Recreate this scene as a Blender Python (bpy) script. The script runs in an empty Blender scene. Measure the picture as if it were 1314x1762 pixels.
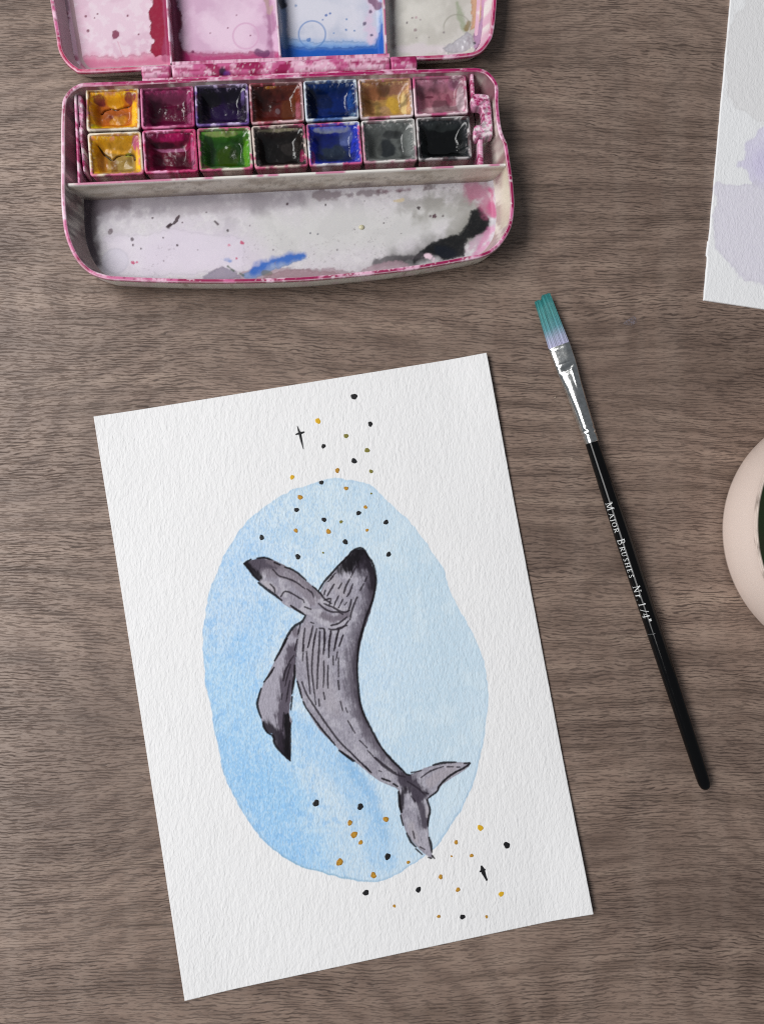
import bpy, math, random
import numpy as np
from mathutils import Matrix

# ------------------------------------------------------------------ camera, light, exposure
SC = bpy.context.scene
COL = SC.collection
MM = 0.001
# survey of the table: the sheet of paper is A5; a least-squares fit of its corners gives the camera
FPX, CX, CY, DIST = 1323.0, 657.0, 881.0, 286.29
TX, TY = -0.0742, 0.0568
def _rx(a): c, s = math.cos(a), math.sin(a); return np.array([[1, 0, 0], [0, c, -s], [0, s, c]])
def _ry(a): c, s = math.cos(a), math.sin(a); return np.array([[c, 0, s], [0, 1, 0], [-s, 0, c]])
RC = _rx(TX) @ _ry(TY)

cam = bpy.data.cameras.new('camera')
cam_o = bpy.data.objects.new('camera', cam)
COL.objects.link(cam_o)
cam.sensor_fit = 'VERTICAL'
cam.sensor_height = 24.0
cam.lens = FPX / 1762.0 * 24.0
cam.clip_start = 0.01
cam.clip_end = 20.0
M4 = Matrix.Identity(4)
for i in range(3):
    for j in range(3):
        M4[i][j] = float(RC.T[i, j])
M4[2][3] = DIST * MM
cam_o.matrix_world = M4
SC.camera = cam_o

world = bpy.data.worlds.new('World')
SC.world = world
world.use_nodes = True
bg = world.node_tree.nodes['Background']
bg.inputs['Color'].default_value = (0.84, 0.91, 1.0, 1)
bg.inputs['Strength'].default_value = 0.17

def area_light(name, loc, target, sx, sy, power, color):
    d = bpy.data.lights.new(name, 'AREA')
    d.shape = 'RECTANGLE'; d.size = sx; d.size_y = sy; d.energy = power; d.color = color
    o = bpy.data.objects.new(name, d); COL.objects.link(o)
    o.location = loc
    from mathutils import Vector
    o.rotation_euler = (Vector(target) - Vector(loc)).to_track_quat('-Z', 'Y').to_euler()
    return o
# the tall window above and to the left of the table
area_light('window_light', (-0.74, 0.10, 0.90), (0.0, 0.03, 0.0), 1.45, 0.46, 18.0, (1.0, 0.995, 0.985))

SC.view_settings.view_transform = 'Standard'
SC.view_settings.look = 'None'
SC.view_settings.exposure = 0.0
SC.view_settings.gamma = 1.0
SC.render.engine = 'CYCLES'
SC.cycles.use_denoising = False
SC.cycles.use_adaptive_sampling = True
SC.cycles.adaptive_threshold = 0.006
SC.cycles.filter_width = 1.15
SC.cycles.max_bounces = 8

# ------------------------------------------------------------------ survey: photo pixel <-> table millimetres
def at(u, v, z=0.0):
    """photo pixel(s) -> point(s) in mm at height z above the table"""
    u = np.asarray(u, float); v = np.asarray(v, float); z = np.asarray(z, float)
    u, v, z = np.broadcast_arrays(u, v, z)
    d = np.stack([(u - CX) / FPX, -(v - CY) / FPX, -np.ones_like(u)], -1) @ RC
    t = (z - DIST) / d[..., 2]
    return np.stack([d[..., 0] * t, d[..., 1] * t, z], -1)

def pix(P):
    P = np.asarray(P, float)
    V = (P - np.array([0, 0, DIST])) @ RC.T
    return CX + FPX * V[..., 0] / -V[..., 2], CY - FPX * V[..., 1] / -V[..., 2]

def Z(x0, y0, s, pts):
    """coordinates read in an enlarged crop -> photo pixels"""
    return [(x0 + p[0] / s, y0 + p[1] / s) + tuple(p[2:]) for p in pts]

# ------------------------------------------------------------------ numpy noise and painting helpers
def _hash(ix, iy, seed):
    with np.errstate(over='ignore'):
        h = (ix.astype(np.int64).astype(np.uint32) * np.uint32(374761393)
             + iy.astype(np.int64).astype(np.uint32) * np.uint32(668265263)
             + np.uint32((seed * 2246822519 + 12345) & 0xffffffff))
        h = (h ^ (h >> np.uint32(13))) * np.uint32(1274126177)
        h = h ^ (h >> np.uint32(16))
        h = h * np.uint32(2654435761)
        h = h ^ (h >> np.uint32(15))
    return h.astype(np.float64) / 4294967295.0

def vnoise(x, y, seed=0):
    x = np.asarray(x, float); y = np.asarray(y, float)
    ix = np.floor(x); iy = np.floor(y); fx = x - ix; fy = y - iy
    fx = fx * fx * (3 - 2 * fx); fy = fy * fy * (3 - 2 * fy)
    a = _hash(ix, iy, seed); b = _hash(ix + 1, iy, seed)
    c = _hash(ix, iy + 1, seed); d = _hash(ix + 1, iy + 1, seed)
    return (a * (1 - fx) + b * fx) * (1 - fy) + (c * (1 - fx) + d * fx) * fy

def fbm(x, y, seed=0, oct=4, gain=0.5):
    s = 0.0; a = 1.0; t = 0.0
    for k in range(oct):
        an = 0.6 + 1.1 * k; ca, sa = math.cos(an) * 2 ** k, math.sin(an) * 2 ** k      # turn every octave so the lattice never shows
        s = s + a * vnoise(x * ca - y * sa + 17.3 * k, x * sa + y * ca - 9.1 * k, seed + 31 * k)
        t += a; a *= gain
    return s / t

def sm(e0, e1, x):
    t = np.clip((x - e0) / (e1 - e0 + 1e-12), 0, 1)
    return t * t * (3 - 2 * t)

def srgb(c):
    c = np.asarray(c, float) / 255.0
    return np.where(c <= 0.04045, c / 12.92, ((c + 0.055) / 1.055) ** 2.4)

def mixc(C, col, a):
    """lay paint of srgb colour col over C with coverage a"""
    a = np.clip(a, 0, 1)[..., None]
    C[...] = C * (1 - a) + srgb(col) * a

def glaze(C, col, a):
    """transparent wash: multiply"""
    a = np.clip(a, 0, 1)[..., None]
    C[...] = C * (1 - a + a * srgb(col))

def seg_dist(x, y, pts, wid=None):
    """distance to a polyline (and interpolated width)"""
    best = np.full(np.shape(x), 1e9); bw = np.ones(np.shape(x))
    for k in range(len(pts) - 1):
        ax, ay = pts[k][:2]; bx, by = pts[k + 1][:2]
        dx, dy = bx - ax, by - ay; L = dx * dx + dy * dy + 1e-9
        t = np.clip(((x - ax) * dx + (y - ay) * dy) / L, 0, 1)
        d = np.hypot(x - ax - t * dx, y - ay - t * dy)
        m = d < best
        best = np.where(m, d, best)
        if wid is not None:
            bw = np.where(m, wid[k] * (1 - t) + wid[k + 1] * t, bw)
    return (best, bw) if wid is not None else best

def inside(x, y, poly):
    r = np.zeros(np.shape(x), bool)
    n = len(poly)
    for k in range(n):
        x1, y1 = poly[k][:2]; x2, y2 = poly[(k + 1) % n][:2]
        if y1 == y2: continue
        c = ((y1 > y) != (y2 > y)) & (x < (x2 - x1) * (y - y1) / (y2 - y1) + x1)
        r ^= c
    return r

def sdf(x, y, poly):
    d = seg_dist(x, y, list(poly) + [poly[0]])
    return np.where(inside(x, y, poly), -d, d)

def smooth_line(pts, n=4, closed=False):
    P = np.array([p[:2] for p in pts], float)
    if len(P) < 3 and not closed: return P
    if closed: Q = np.vstack([P[-1], P, P[0], P[1]])
    else: Q = np.vstack([2 * P[0] - P[1], P, 2 * P[-1] - P[-2]])
    out = []
    for k in range(1, len(Q) - 2):
        p0, p1, p2, p3 = Q[k - 1:k + 3]
        for j in range(n):
            t = j / n
            out.append(0.5 * ((2 * p1) + (-p0 + p2) * t + (2 * p0 - 5 * p1 + 4 * p2 - p3) * t * t + (-p0 + 3 * p1 - 3 * p2 + p3) * t ** 3))
    if not closed: out.append(Q[-2])
    return np.array(out)

def box_idx(x, y, pts, pad):
    P = np.array([p[:2] for p in pts], float)
    return np.nonzero((x > P[:, 0].min() - pad) & (x < P[:, 0].max() + pad) & (y > P[:, 1].min() - pad) & (y < P[:, 1].max() + pad))[0]

def resample(P, step):
    P = np.asarray(P, float); Q = np.vstack([P, P[:1]])
    L = np.hypot(*np.diff(Q[:, :2], axis=0).T); s = np.concatenate([[0], np.cumsum(L)])
    n = max(8, int(round(s[-1] / step)))
    t = np.arange(n) * s[-1] / n
    return np.stack([np.interp(t, s, Q[:, k]) for k in range(Q.shape[1])], -1)

def offset(P, d):
    """offset a closed counter-clockwise outline; d > 0 goes inwards"""
    T = np.roll(P, -1, 0) - np.roll(P, 1, 0)
    T = T[:, :2] / (np.linalg.norm(T[:, :2], axis=1)[:, None] + 1e-9)
    N = np.stack([-T[:, 1], T[:, 0]], -1)
    d = np.asarray(d, float)
    return P[:, :2] + N * (d[:, None] if d.ndim else d)

# ------------------------------------------------------------------ mesh helpers
def mesh_obj(name, V, F, mat, parent=None, org=(0, 0, 0), col=None, smooth=True):
    V = (np.asarray(V, float) - np.asarray(org, float)) * MM
    me = bpy.data.meshes.new(name)
    if isinstance(F, np.ndarray):
        n, k = F.shape
        me.vertices.add(len(V)); me.vertices.foreach_set('co', V.astype(np.float32).ravel())
        me.loops.add(n * k); me.loops.foreach_set('vertex_index', F.astype(np.int32).ravel())
        me.polygons.add(n); me.polygons.foreach_set('loop_start', (np.arange(n) * k).astype(np.int32))
        me.update(calc_edges=True)
    else:
        me.from_pydata(V.tolist(), [], F); me.update()
    if smooth: me.polygons.foreach_set('use_smooth', np.ones(len(me.polygons), bool))
    if col is not None:
        at_ = me.color_attributes.new('Col', 'FLOAT_COLOR', 'POINT')
        c = np.ones((len(V), 4), np.float32); c[:, :3] = np.clip(np.asarray(col), 0, 1)
        at_.data.foreach_set('color', c.ravel())
    me.materials.append(mat)
    o = bpy.data.objects.new(name, me); COL.objects.link(o)
    if parent is not None: o.parent = parent
    else: o.location = np.asarray(org, float) * MM
    return o

def thing(name, label, cat, org, group=None, kind=None):
    o = bpy.data.objects.new(name, None); COL.objects.link(o)
    o.empty_display_size = 0.01
    o.location = np.asarray(org, float) * MM
    return tag(o, label, cat, group, kind)

def tag(o, label=None, cat=None, group=None, kind=None):
    if label: o['label'] = label
    if cat: o['category'] = cat
    if group: o['group'] = group
    if kind: o['kind'] = kind
    return o

def loft(loops, cap0=False, cap1=False):
    """closed loops (N,3) -> verts, faces"""
    n = len(loops[0]); V = np.vstack(loops); F = []
    i = np.arange(n); j = (i + 1) % n
    A = [np.stack([k * n + i, k * n + j, (k + 1) * n + j, (k + 1) * n + i], -1) for k in range(len(loops) - 1)]
    F = np.vstack(A)
    if not cap0 and not cap1: return V, F
    F = F.tolist()
    if cap0: F.append(list(range(n))[::-1])
    if cap1: F.append([(len(loops) - 1) * n + k for k in range(n)])
    return V, F

def with_z(P2, z):
    return np.column_stack([P2, np.broadcast_to(np.asarray(z, float), len(P2))])

def grid_faces(nx, ny):
    a = np.arange(nx * ny).reshape(ny, nx)
    return np.stack([a[:-1, :-1], a[:-1, 1:], a[1:, 1:], a[1:, :-1]], -1).reshape(-1, 4)

def pick_faces(V, F, keep, extra=None):
    """the sub-mesh of the kept faces"""
    F = F[keep]
    u, inv = np.unique(F, return_inverse=True)
    return V[u], inv.reshape(F.shape), (None if extra is None else extra[u])

# ------------------------------------------------------------------ materials
def mat(name):
    m = bpy.data.materials.new(name); m.use_nodes = True
    nt = m.node_tree; b = nt.nodes['Principled BSDF']
    return m, nt, b
def nd(nt, typ, **kw):
    n = nt.nodes.new(typ)
    for k, v in kw.items(): setattr(n, k, v)
    return n
def lk(nt, a, ao, b, bi): nt.links.new(a.outputs[ao], b.inputs[bi])
def math_node(nt, op, a, b=None, clamp=False):
    n = nd(nt, 'ShaderNodeMath', operation=op); n.use_clamp = clamp
    for i, v in enumerate((a, b)):
        if v is None: continue
        if isinstance(v, (int, float)): n.inputs[i].default_value = v
        else: nt.links.new(v, n.inputs[i])
    return n.outputs[0]
def noise_node(nt, vec, scale, detail=3.0, rough=0.5, mapscale=None, rot=0.0, dist=0.0):
    if mapscale is not None or rot:
        mp = nd(nt, 'ShaderNodeMapping')
        mp.inputs['Rotation'].default_value = (0, 0, rot)
        mp.inputs['Scale'].default_value = mapscale or (1, 1, 1)
        nt.links.new(vec, mp.inputs['Vector']); vec = mp.outputs[0]
    n = nd(nt, 'ShaderNodeTexNoise')
    n.inputs['Scale'].default_value = scale; n.inputs['Detail'].default_value = detail
    n.inputs['Roughness'].default_value = rough; n.inputs['Distortion'].default_value = dist
    nt.links.new(vec, n.inputs['Vector'])
    return n.outputs[0]
def ramp(nt, fac, stops):
    r = nd(nt, 'ShaderNodeValToRGB'); e = r.color_ramp.elements
    while len(e) < len(stops): e.new(0.5)
    for k, (p, c) in enumerate(stops):
        e[k].position = p; e[k].color = tuple(c) + (1,) if len(c) == 3 else c
    nt.links.new(fac, r.inputs[0]); return r.outputs[0]
def mixrgb(nt, fac, a, b, mode='MIX'):
    n = nd(nt, 'ShaderNodeMix', data_type='RGBA', blend_type=mode)
    for i, v in ((0, fac), (6, a), (7, b)):
        if isinstance(v, (int, float)): n.inputs[i].default_value = v
        elif isinstance(v, tuple): n.inputs[i].default_value = v + (1,) if len(v) == 3 else v
        else: nt.links.new(v, n.inputs[i])
    return n.outputs[2]
def bump(nt, b, height, strength, dist, normal=None):
    n = nd(nt, 'ShaderNodeBump'); n.inputs['Strength'].default_value = strength; n.inputs['Distance'].default_value = dist
    nt.links.new(height, n.inputs['Height'])
    if normal is not None: nt.links.new(normal, n.inputs['Normal'])
    nt.links.new(n.outputs[0], b.inputs['Normal']); return n.outputs[0]

def attr_mat(name, rough=0.4, spec=0.5, coat=0.0, bump_scale=None, bump_d=0.0, rough_var=0.0, grain=None):
    m, nt, b = mat(name)
    a = nd(nt, 'ShaderNodeAttribute'); a.attribute_name = 'Col'
    lk(nt, a, 'Color', b, 'Base Color')
    b.inputs['Roughness'].default_value = rough; b.inputs['Specular IOR Level'].default_value = spec
    b.inputs['Coat Weight'].default_value = coat; b.inputs['Coat Roughness'].default_value = 0.08
    tc = nd(nt, 'ShaderNodeTexCoord').outputs['Object']
    if rough_var:
        n = noise_node(nt, tc, 260, 4)
        v = math_node(nt, 'MULTIPLY_ADD', n, rough_var * 2)
        v.node.inputs[2].default_value = rough - rough_var
        nt.links.new(v, b.inputs['Roughness'])
    if bump_scale:
        n = noise_node(nt, tc, bump_scale, 4, 0.55)
        bump(nt, b, n, 1.0, bump_d * MM)
    return m

def paper_mat(name, rot, grain_scale, stretch, depth):
    """cold-press watercolour paper: the colour is the paint in the sheet, the tooth is fine relief"""
    m, nt, b = mat(name)
    a = nd(nt, 'ShaderNodeAttribute'); a.attribute_name = 'Col'
    lk(nt, a, 'Color', b, 'Base Color')
    b.inputs['Roughness'].default_value = 0.85; b.inputs['Specular IOR Level'].default_value = 0.2
    tc = nd(nt, 'ShaderNodeTexCoord').outputs['Object']
    n1 = noise_node(nt, tc, grain_scale, 2.5, 0.55, (1.0, stretch, 1.0), rot, 0.6)
    n2 = noise_node(nt, tc, grain_scale * 0.42, 2.0, 0.5, (1.0, stretch, 1.0), rot)
    h = math_node(nt, 'ADD', n1, math_node(nt, 'MULTIPLY', n2, 0.8))
    bump(nt, b, h, 1.0, depth * MM)
    return m
# ------------------------------------------------------------------ the table top
def wood_mat():
    m, nt, b = mat('grey_brown_wood_laminate')
    tc = nd(nt, 'ShaderNodeTexCoord').outputs['Object']
    sep = nd(nt, 'ShaderNodeSeparateXYZ'); nt.links.new(tc, sep.inputs[0])
    # the figure: growth rings cut lengthwise, closing into cathedral arches where the slow noise bends them
    w1 = noise_node(nt, tc, 1.0, 1.0, 0.4, (6.5, 12.0, 1.0))
    w2 = noise_node(nt, tc, 1.0, 2.0, 0.5, (40.0, 60.0, 1.0))
    ph = math_node(nt, 'ADD', math_node(nt, 'MULTIPLY', sep.outputs[1], 70.0), math_node(nt, 'ADD', math_node(nt, 'MULTIPLY', w1, 17.0), math_node(nt, 'MULTIPLY', w2, 0.6)))
    rings = math_node(nt, 'MULTIPLY_ADD', math_node(nt, 'SINE', math_node(nt, 'MULTIPLY', ph, 6.2832)), 0.5); rings.node.inputs[2].default_value = 0.5
    rings = math_node(nt, 'POWER', rings, 2.6)
    # the pores: rows of short thin dashes that run level, a little wavy, about a millimetre apart
    n_a = noise_node(nt, tc, 1.0, 2.5, 0.55, (38.0, 130.0, 1.0))
    n_b = noise_node(nt, tc, 1.0, 2.0, 0.55, (170.0, 420.0, 1.0))
    q = math_node(nt, 'ADD', math_node(nt, 'MULTIPLY', sep.outputs[1], 900.0), math_node(nt, 'ADD', math_node(nt, 'MULTIPLY', w1, 14.0), math_node(nt, 'MULTIPLY', n_a, 5.0)))
    q = math_node(nt, 'ADD', q, math_node(nt, 'MULTIPLY', n_b, 1.1))
    ripple = math_node(nt, 'MULTIPLY_ADD', math_node(nt, 'SINE', math_node(nt, 'MULTIPLY', q, 6.2832)), 0.5); ripple.node.inputs[2].default_value = 0.5
    breaks = noise_node(nt, tc, 1.0, 2.0, 0.6, (150.0, 950.0, 1.0))
    patchy = noise_node(nt, tc, 1.0, 2.0, 0.5, (22.0, 45.0, 1.0))
    w3 = noise_node(nt, tc, 1.0, 2.0, 0.5, (70.0, 90.0, 1.0))
    dy = math_node(nt, 'ADD', math_node(nt, 'MULTIPLY', w1, 0.016), math_node(nt, 'MULTIPLY', w3, 0.0022))
    y = math_node(nt, 'ADD', sep.outputs[1], dy)
    cmb = nd(nt, 'ShaderNodeCombineXYZ'); nt.links.new(sep.outputs[0], cmb.inputs[0]); nt.links.new(y, cmb.inputs[1])
    v = cmb.outputs[0]
    pores2 = noise_node(nt, v, 1.0, 1.5, 0.6, (260.0, 2700.0, 1.0))
    lines = noise_node(nt, v, 1.0, 2.0, 0.55, (24.0, 1000.0, 1.0))
    streak = noise_node(nt, v, 1.0, 3.0, 0.6, (10.0, 170.0, 1.0))
    band = noise_node(nt, tc, 1.0, 2.0, 0.5, (4.0, 26.0, 1.0))
    cross = noise_node(nt, tc, 1.0, 2.0, 0.5, (95.0, 7.0, 1.0))
    fine = noise_node(nt, tc, 1.0, 2.0, 0.6, (1500.0, 3200.0, 1.0))
    light = tuple(srgb((164, 142, 127))); mid = tuple(srgb((147, 125, 112))); dark = tuple(srgb((119, 100, 88)))
    base = ramp(nt, streak, [(0.32, dark), (0.50, mid), (0.70, light)])
    base = mixrgb(nt, ramp(nt, band, [(0.36, (0.5,) * 3), (0.56, (0.0,) * 3)]), base, tuple(srgb((104, 86, 77))))
    base = mixrgb(nt, math_node(nt, 'MULTIPLY', rings, 0.30), base, tuple(srgb((84, 66, 58))))
    base = mixrgb(nt, ramp(nt, cross, [(0.44, (0.0,) * 3), (0.66, (0.2,) * 3)]), base, tuple(srgb((170, 151, 138))))
    p1 = math_node(nt, 'MULTIPLY', ramp(nt, ripple, [(0.55, (0.0,) * 3), (0.90, (1.0,) * 3)]), ramp(nt, math_node(nt, 'ADD', breaks, math_node(nt, 'MULTIPLY', rings, 0.05)), [(0.42, (0.0,) * 3), (0.56, (1.0,) * 3)]))
    p1 = math_node(nt, 'MULTIPLY', p1, ramp(nt, patchy, [(0.30, (0.45,) * 3), (0.60, (1.0,) * 3)]))
    p2 = ramp(nt, pores2, [(0.36, (0.6,) * 3), (0.43, (0.0,) * 3)])
    p3 = ramp(nt, lines, [(0.30, (0.8,) * 3), (0.36, (0.0,) * 3)])
    pm = math_node(nt, 'MAXIMUM', math_node(nt, 'MAXIMUM', p1, p2), p3)
    base = mixrgb(nt, math_node(nt, 'MULTIPLY', pm, 0.84), base, tuple(srgb((56, 42, 36))))
    base = mixrgb(nt, math_node(nt, 'MULTIPLY', fine, 0.24), base, tuple(srgb((80, 66, 58))))
    nt.links.new(base, b.inputs['Base Color'])
    b.inputs['Specular IOR Level'].default_value = 0.45
    r = math_node(nt, 'MULTIPLY_ADD', pm, 0.25); r.node.inputs[2].default_value = 0.43
    nt.links.new(r, b.inputs['Roughness'])
    h = math_node(nt, 'SUBTRACT', math_node(nt, 'MULTIPLY', streak, 0.4), pm)
    bump(nt, b, h, 0.8, 0.00012)
    return m

tv = [(-700, -600, -25), (700, -600, -25), (700, 600, -25), (-700, 600, -25), (-700, -600, 0), (700, -600, 0), (700, 600, 0), (-700, 600, 0)]
tf = [[3, 2, 1, 0], [4, 5, 6, 7], [0, 1, 5, 4], [1, 2, 6, 5], [2, 3, 7, 6], [3, 0, 4, 7]]
tag(mesh_obj('table_top', tv, tf, wood_mat(), smooth=False), 'grey brown wood grain table top under everything', None, None, 'structure')

# ------------------------------------------------------------------ the painting: an A5 sheet with an egg of blue wash and a whale
WHITE = (236, 235, 235)
PT = 0.7                                   # thickness of the sheet
th = 0.1768; PC = np.array([1.4917, -34.4124]); PW, PH = 148.0, 210.0
ex = np.array([math.cos(th), math.sin(th)]); ey = np.array([-math.sin(th), math.cos(th)])
NXP, NYP = 673, 955
gu, gv = np.meshgrid(np.linspace(-PW / 2, PW / 2, NXP), np.linspace(-PH / 2, PH / 2, NYP))
# the sheet is not dead flat: corners and edges lift a little
lift = (0.9 + 0.8 * (gu > 0)) * sm(55, 80, np.abs(gu)) * sm(40, 105, np.abs(gv) * 1.0) + 0.35 * sm(0.0, 1.0, fbm(gu / 60 + 5, gv / 60, 3, 2)) * sm(40, 74, np.abs(gu))
XY = PC + gu[..., None] * ex + gv[..., None] * ey
PV = np.dstack([XY, PT + lift]).reshape(-1, 3)
px, py = pix(np.column_stack([PV[:, :2], np.full(len(PV), PT)]))
lu, lv = gu.ravel(), gv.ravel()            # millimetres along the sheet, for its own noise

PCOL = np.tile(srgb(WHITE), (len(PV), 1))
PCOL *= (0.985 + 0.03 * fbm(lu / 9, lv / 9, 5, 3))[:, None]
Z7 = lambda pts: Z(320, 800, 2.381, pts)
egg = smooth_line(Z7([(530,72),(590,55),(680,60),(750,85),(830,150),(900,215),(960,290),(1020,370),(1060,430),(1078,510),(1110,580),(1150,650),(1190,730),(1215,800),(1228,870),(1235,950),(1230,1050),(1215,1150),(1195,1230),(1170,1310),(1130,1400),(1080,1480),(1030,1560),(960,1615),(880,1665),(830,1690),(770,1708),(700,1705),(620,1690),(560,1675),(470,1650),(400,1610),(330,1550),(270,1480),(210,1390),(170,1300),(140,1200),(115,1080),(95,960),(80,860),(70,760),(75,660),(88,560),(105,490),(140,410),(190,310),(240,245),(300,190),(360,145),(430,105)]), 3, True)
ii = box_idx(px, py, egg, 14)
X, Y = px[ii], py[ii]
wob = 4.2 * (fbm(lu[ii] / 2.2, lv[ii] / 2.2, 11, 3) - 0.5) + 5 * (fbm(lu[ii] / 9, lv[ii] / 9, 12, 2) - 0.5)
eg = sdf(X, Y, egg) + wob
cov = sm(0.9, -0.9, eg)
gran = fbm(lu[ii] / 0.42, lv[ii] / 0.75, 21, 2); blot = fbm(lu[ii] / 7, lv[ii] / 7, 22, 4); blot2 = fbm(lu[ii] / 2.6, lv[ii] / 2.6, 23, 3)
W = np.tile(srgb((205, 223, 236)), (len(ii), 1))
def wash(pts, r, col, a):
    d = seg_dist(X, Y, pts); mixc(W, col, a * sm(r, r * 0.15, d + (blot - 0.5) * r * 0.9))
wash([(560, 860), (620, 900), (700, 980)], 110, (202, 221, 233), 0.7)
wash([(740, 1000), (770, 1150), (730, 1280)], 120, (196, 217, 231), 0.8)
mixc(W, (184, 211, 232), 0.5 * sm(0.50, 0.66, blot) * sm(760, 520, X))
mixc(W, (214, 229, 238), 0.5 * sm(0.47, 0.33, blot))
wash([(420, 960), (380, 1080), (400, 1220)], 95, (188, 214, 238), 0.75)
wash([(380, 1180), (430, 1330), (480, 1430), (520, 1480)], 120, (178, 213, 239), 0.85)
wash([(400, 1290), (440, 1390), (500, 1460)], 60, (154, 200, 238), 0.7)
wash([(530, 1260), (590, 1330), (650, 1420), (660, 1480)], 44, (170, 206, 236), 0.8)
wash([(590, 1300), (640, 1370), (662, 1440)], 16, (146, 190, 228), 0.7)
wash([(470, 1330), (480, 1380)], 55, (156, 202, 238), 0.6)
wash([(455, 1060), (430, 1120)], 46, (166, 206, 240), 0.6)
wash([(690, 1380), (700, 1440), (720, 1330)], 55, (196, 219, 236), 0.7)
mixc(W, (138, 190, 236), 0.42 * sm(0.56, 0.72, blot2) * sm(780, 480, X + (1300 - Y) * 0.35))
mixc(W, (224, 234, 241), 0.28 * sm(0.52, 0.75, gran))
mixc(W, (132, 180, 228), 0.32 * sm(0.50, 0.30, gran) * sm(820, 420, X))
mixc(W, (150, 185, 214), 0.55 * sm(-5.5, -0.5, eg) * sm(0.9, -0.6, eg) * (0.35 + 0.65 * sm(1150, 1450, Y)))
mixc(W, (128, 172, 196), 0.5 * sm(-4, -1, eg) * sm(1430, 1490, Y) * sm(700, 560, X))
PCOL[ii] = PCOL[ii] * (1 - cov[:, None]) + W * cov[:, None]
egg_in = np.zeros(len(PV), bool); egg_in[ii] = eg < 0

# the whale
body = smooth_line(Z7([(700,345),(735,350),(758,400),(778,460),(772,530),(757,600),(732,670),(714,740),(703,830),(702,890),(712,960),(735,1030),(770,1110),(810,1170),(860,1230),(908,1270),(950,1252),(1000,1234),(1060,1222),(1110,1218),(1165,1222),(1140,1250),(1100,1275),(1050,1310),(1030,1335),(992,1366),(999,1400),(996,1450),(992,1500),(1000,1560),(1010,1610),(975,1592),(940,1558),(905,1510),(885,1460),(873,1400),(870,1345),(862,1325),(800,1300),(750,1265),(690,1215),(640,1180),(590,1130),(545,1085),(500,1010),(472,950),(453,888),(447,830),(452,760),(460,700),(472,655),(500,610),(550,520),(570,480),(610,430),(650,380),(685,350)]), 2, True)
fin1 = smooth_line(Z7([(240,405),(268,390),(320,378),(365,392),(420,420),(460,445),(495,475),(530,505),(548,525),(590,560),(640,585),(680,590),(672,625),(640,655),(600,670),(550,650),(495,620),(440,592),(400,570),(350,520),(300,480),(265,440)]), 2, True)
fin2 = smooth_line(Z7([(472,650),(430,680),(400,730),(365,800),(335,860),(307,920),(293,975),(305,1030),(325,1092),(352,1100),(360,1135),(390,1180),(428,1215),(425,1150),(427,1080),(436,1050),(424,1022),(430,960),(441,900),(449,850),(452,780),(462,700)]), 2, True)
allw = np.vstack([body, fin1, fin2])
ii = box_idx(px, py, allw, 6)
X, Y = px[ii], py[ii]
gran = fbm(lu[ii] / 0.5, lv[ii] / 0.7, 41, 3); blot = fbm(lu[ii] / 3.0, lv[ii] / 3.0, 42, 3)
streak = fbm(lu[ii] / 0.55, lv[ii] / 5.0, 49, 3)
wb = 1.4 * (fbm(lu[ii] / 1.0, lv[ii] / 1.0, 44, 2) - 0.5)
sb, s1, s2 = sdf(X, Y, body) + wb, sdf(X, Y, fin1) + wb, sdf(X, Y, fin2) + wb
ws = np.minimum(np.minimum(sb, s1), s2)
K = np.tile(srgb((160, 156, 168)), (len(ii), 1))
def shade(pts, r, col, a, soft=0.35, only=None):
    pts = smooth_line(Z7(pts), 3)
    d = seg_dist(X, Y, pts) * 2.381
    m = a * sm(r * 1.12, r * soft, d + (blot - 0.5) * r * 0.55 + (gran - 0.5) * r * 0.22 + (streak - 0.5) * min(r, 40) * 0.9)
    if only is not None: m = m * sm(0.8, -0.8, only)
    mixc(K, col, m)
mixc(K, (182, 178, 188), 0.65 * sm(0.45, 0.7, blot))
mixc(K, (140, 134, 147), 0.4 * sm(0.46, 0.30, blot))
mixc(K, (192, 188, 196), 0.25 * sm(0.54, 0.74, gran))
mixc(K, (84, 77, 90), 0.18 * sm(0.44, 0.28, gran))
shade([(752,400),(758,520),(738,620),(706,720),(684,820),(682,900),(704,980),(744,1070),(796,1150),(860,1228),(910,1275)], 48, (92, 85, 97), 0.88, 0.2, sb)
shade([(762,420),(765,520),(744,620),(712,720),(696,820),(696,900),(716,980),(752,1060)], 20, (62, 55, 66), 0.75, 0.3, sb)
shade([(700,350),(700,400),(735,390)], 66, (52, 45, 56), 0.92, 0.15, sb)
shade([(700,350),(720,360),(690,380),(650,420)], 40, (20, 16, 22), 0.97, 0.25, sb)
shade([(735,380),(765,450),(768,500)], 24, (34, 28, 37), 0.9, 0.3, sb)
shade([(600,470),(620,500),(640,520)], 30, (176, 170, 177), 0.6, 0.2, sb)
shade([(480,700),(530,800),(560,900),(600,980)], 60, (168, 161, 169), 0.5, 0.2, sb)
mixc(K, (152, 147, 159), 1.0 * sm(0.7, -0.7, s1))
mixc(K, (182, 178, 187), 0.9 * sm(0.42, 0.60, blot) * sm(0.7, -0.7, s1))
shade([(245,405),(300,405),(360,415)], 36, (74, 66, 78), 0.92, 0.5, s1)
shade([(243,405),(268,432),(300,462)], 17, (24, 19, 26), 0.95, 0.5, s1)
shade([(340,395),(430,438),(500,495),(545,540)], 16, (118, 109, 119), 0.8, 0.4, s1)
shade([(330,440),(400,450),(470,500),(520,560)], 22, (136, 128, 138), 0.8, 0.5, s1)
shade([(560,615),(600,632),(660,612)], 18, (112, 103, 114), 0.85, 0.4, s1)
shade([(330,490),(360,510)], 16, (182, 176, 183), 0.8, 0.3, s1)
mixc(K, (166, 161, 173), 1.0 * sm(0.7, -0.7, s2))
shade([(440,760),(425,850),(410,930),(398,1010),(400,1100),(420,1200)], 34, (82, 73, 86), 0.92, 0.5, s2)
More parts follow.
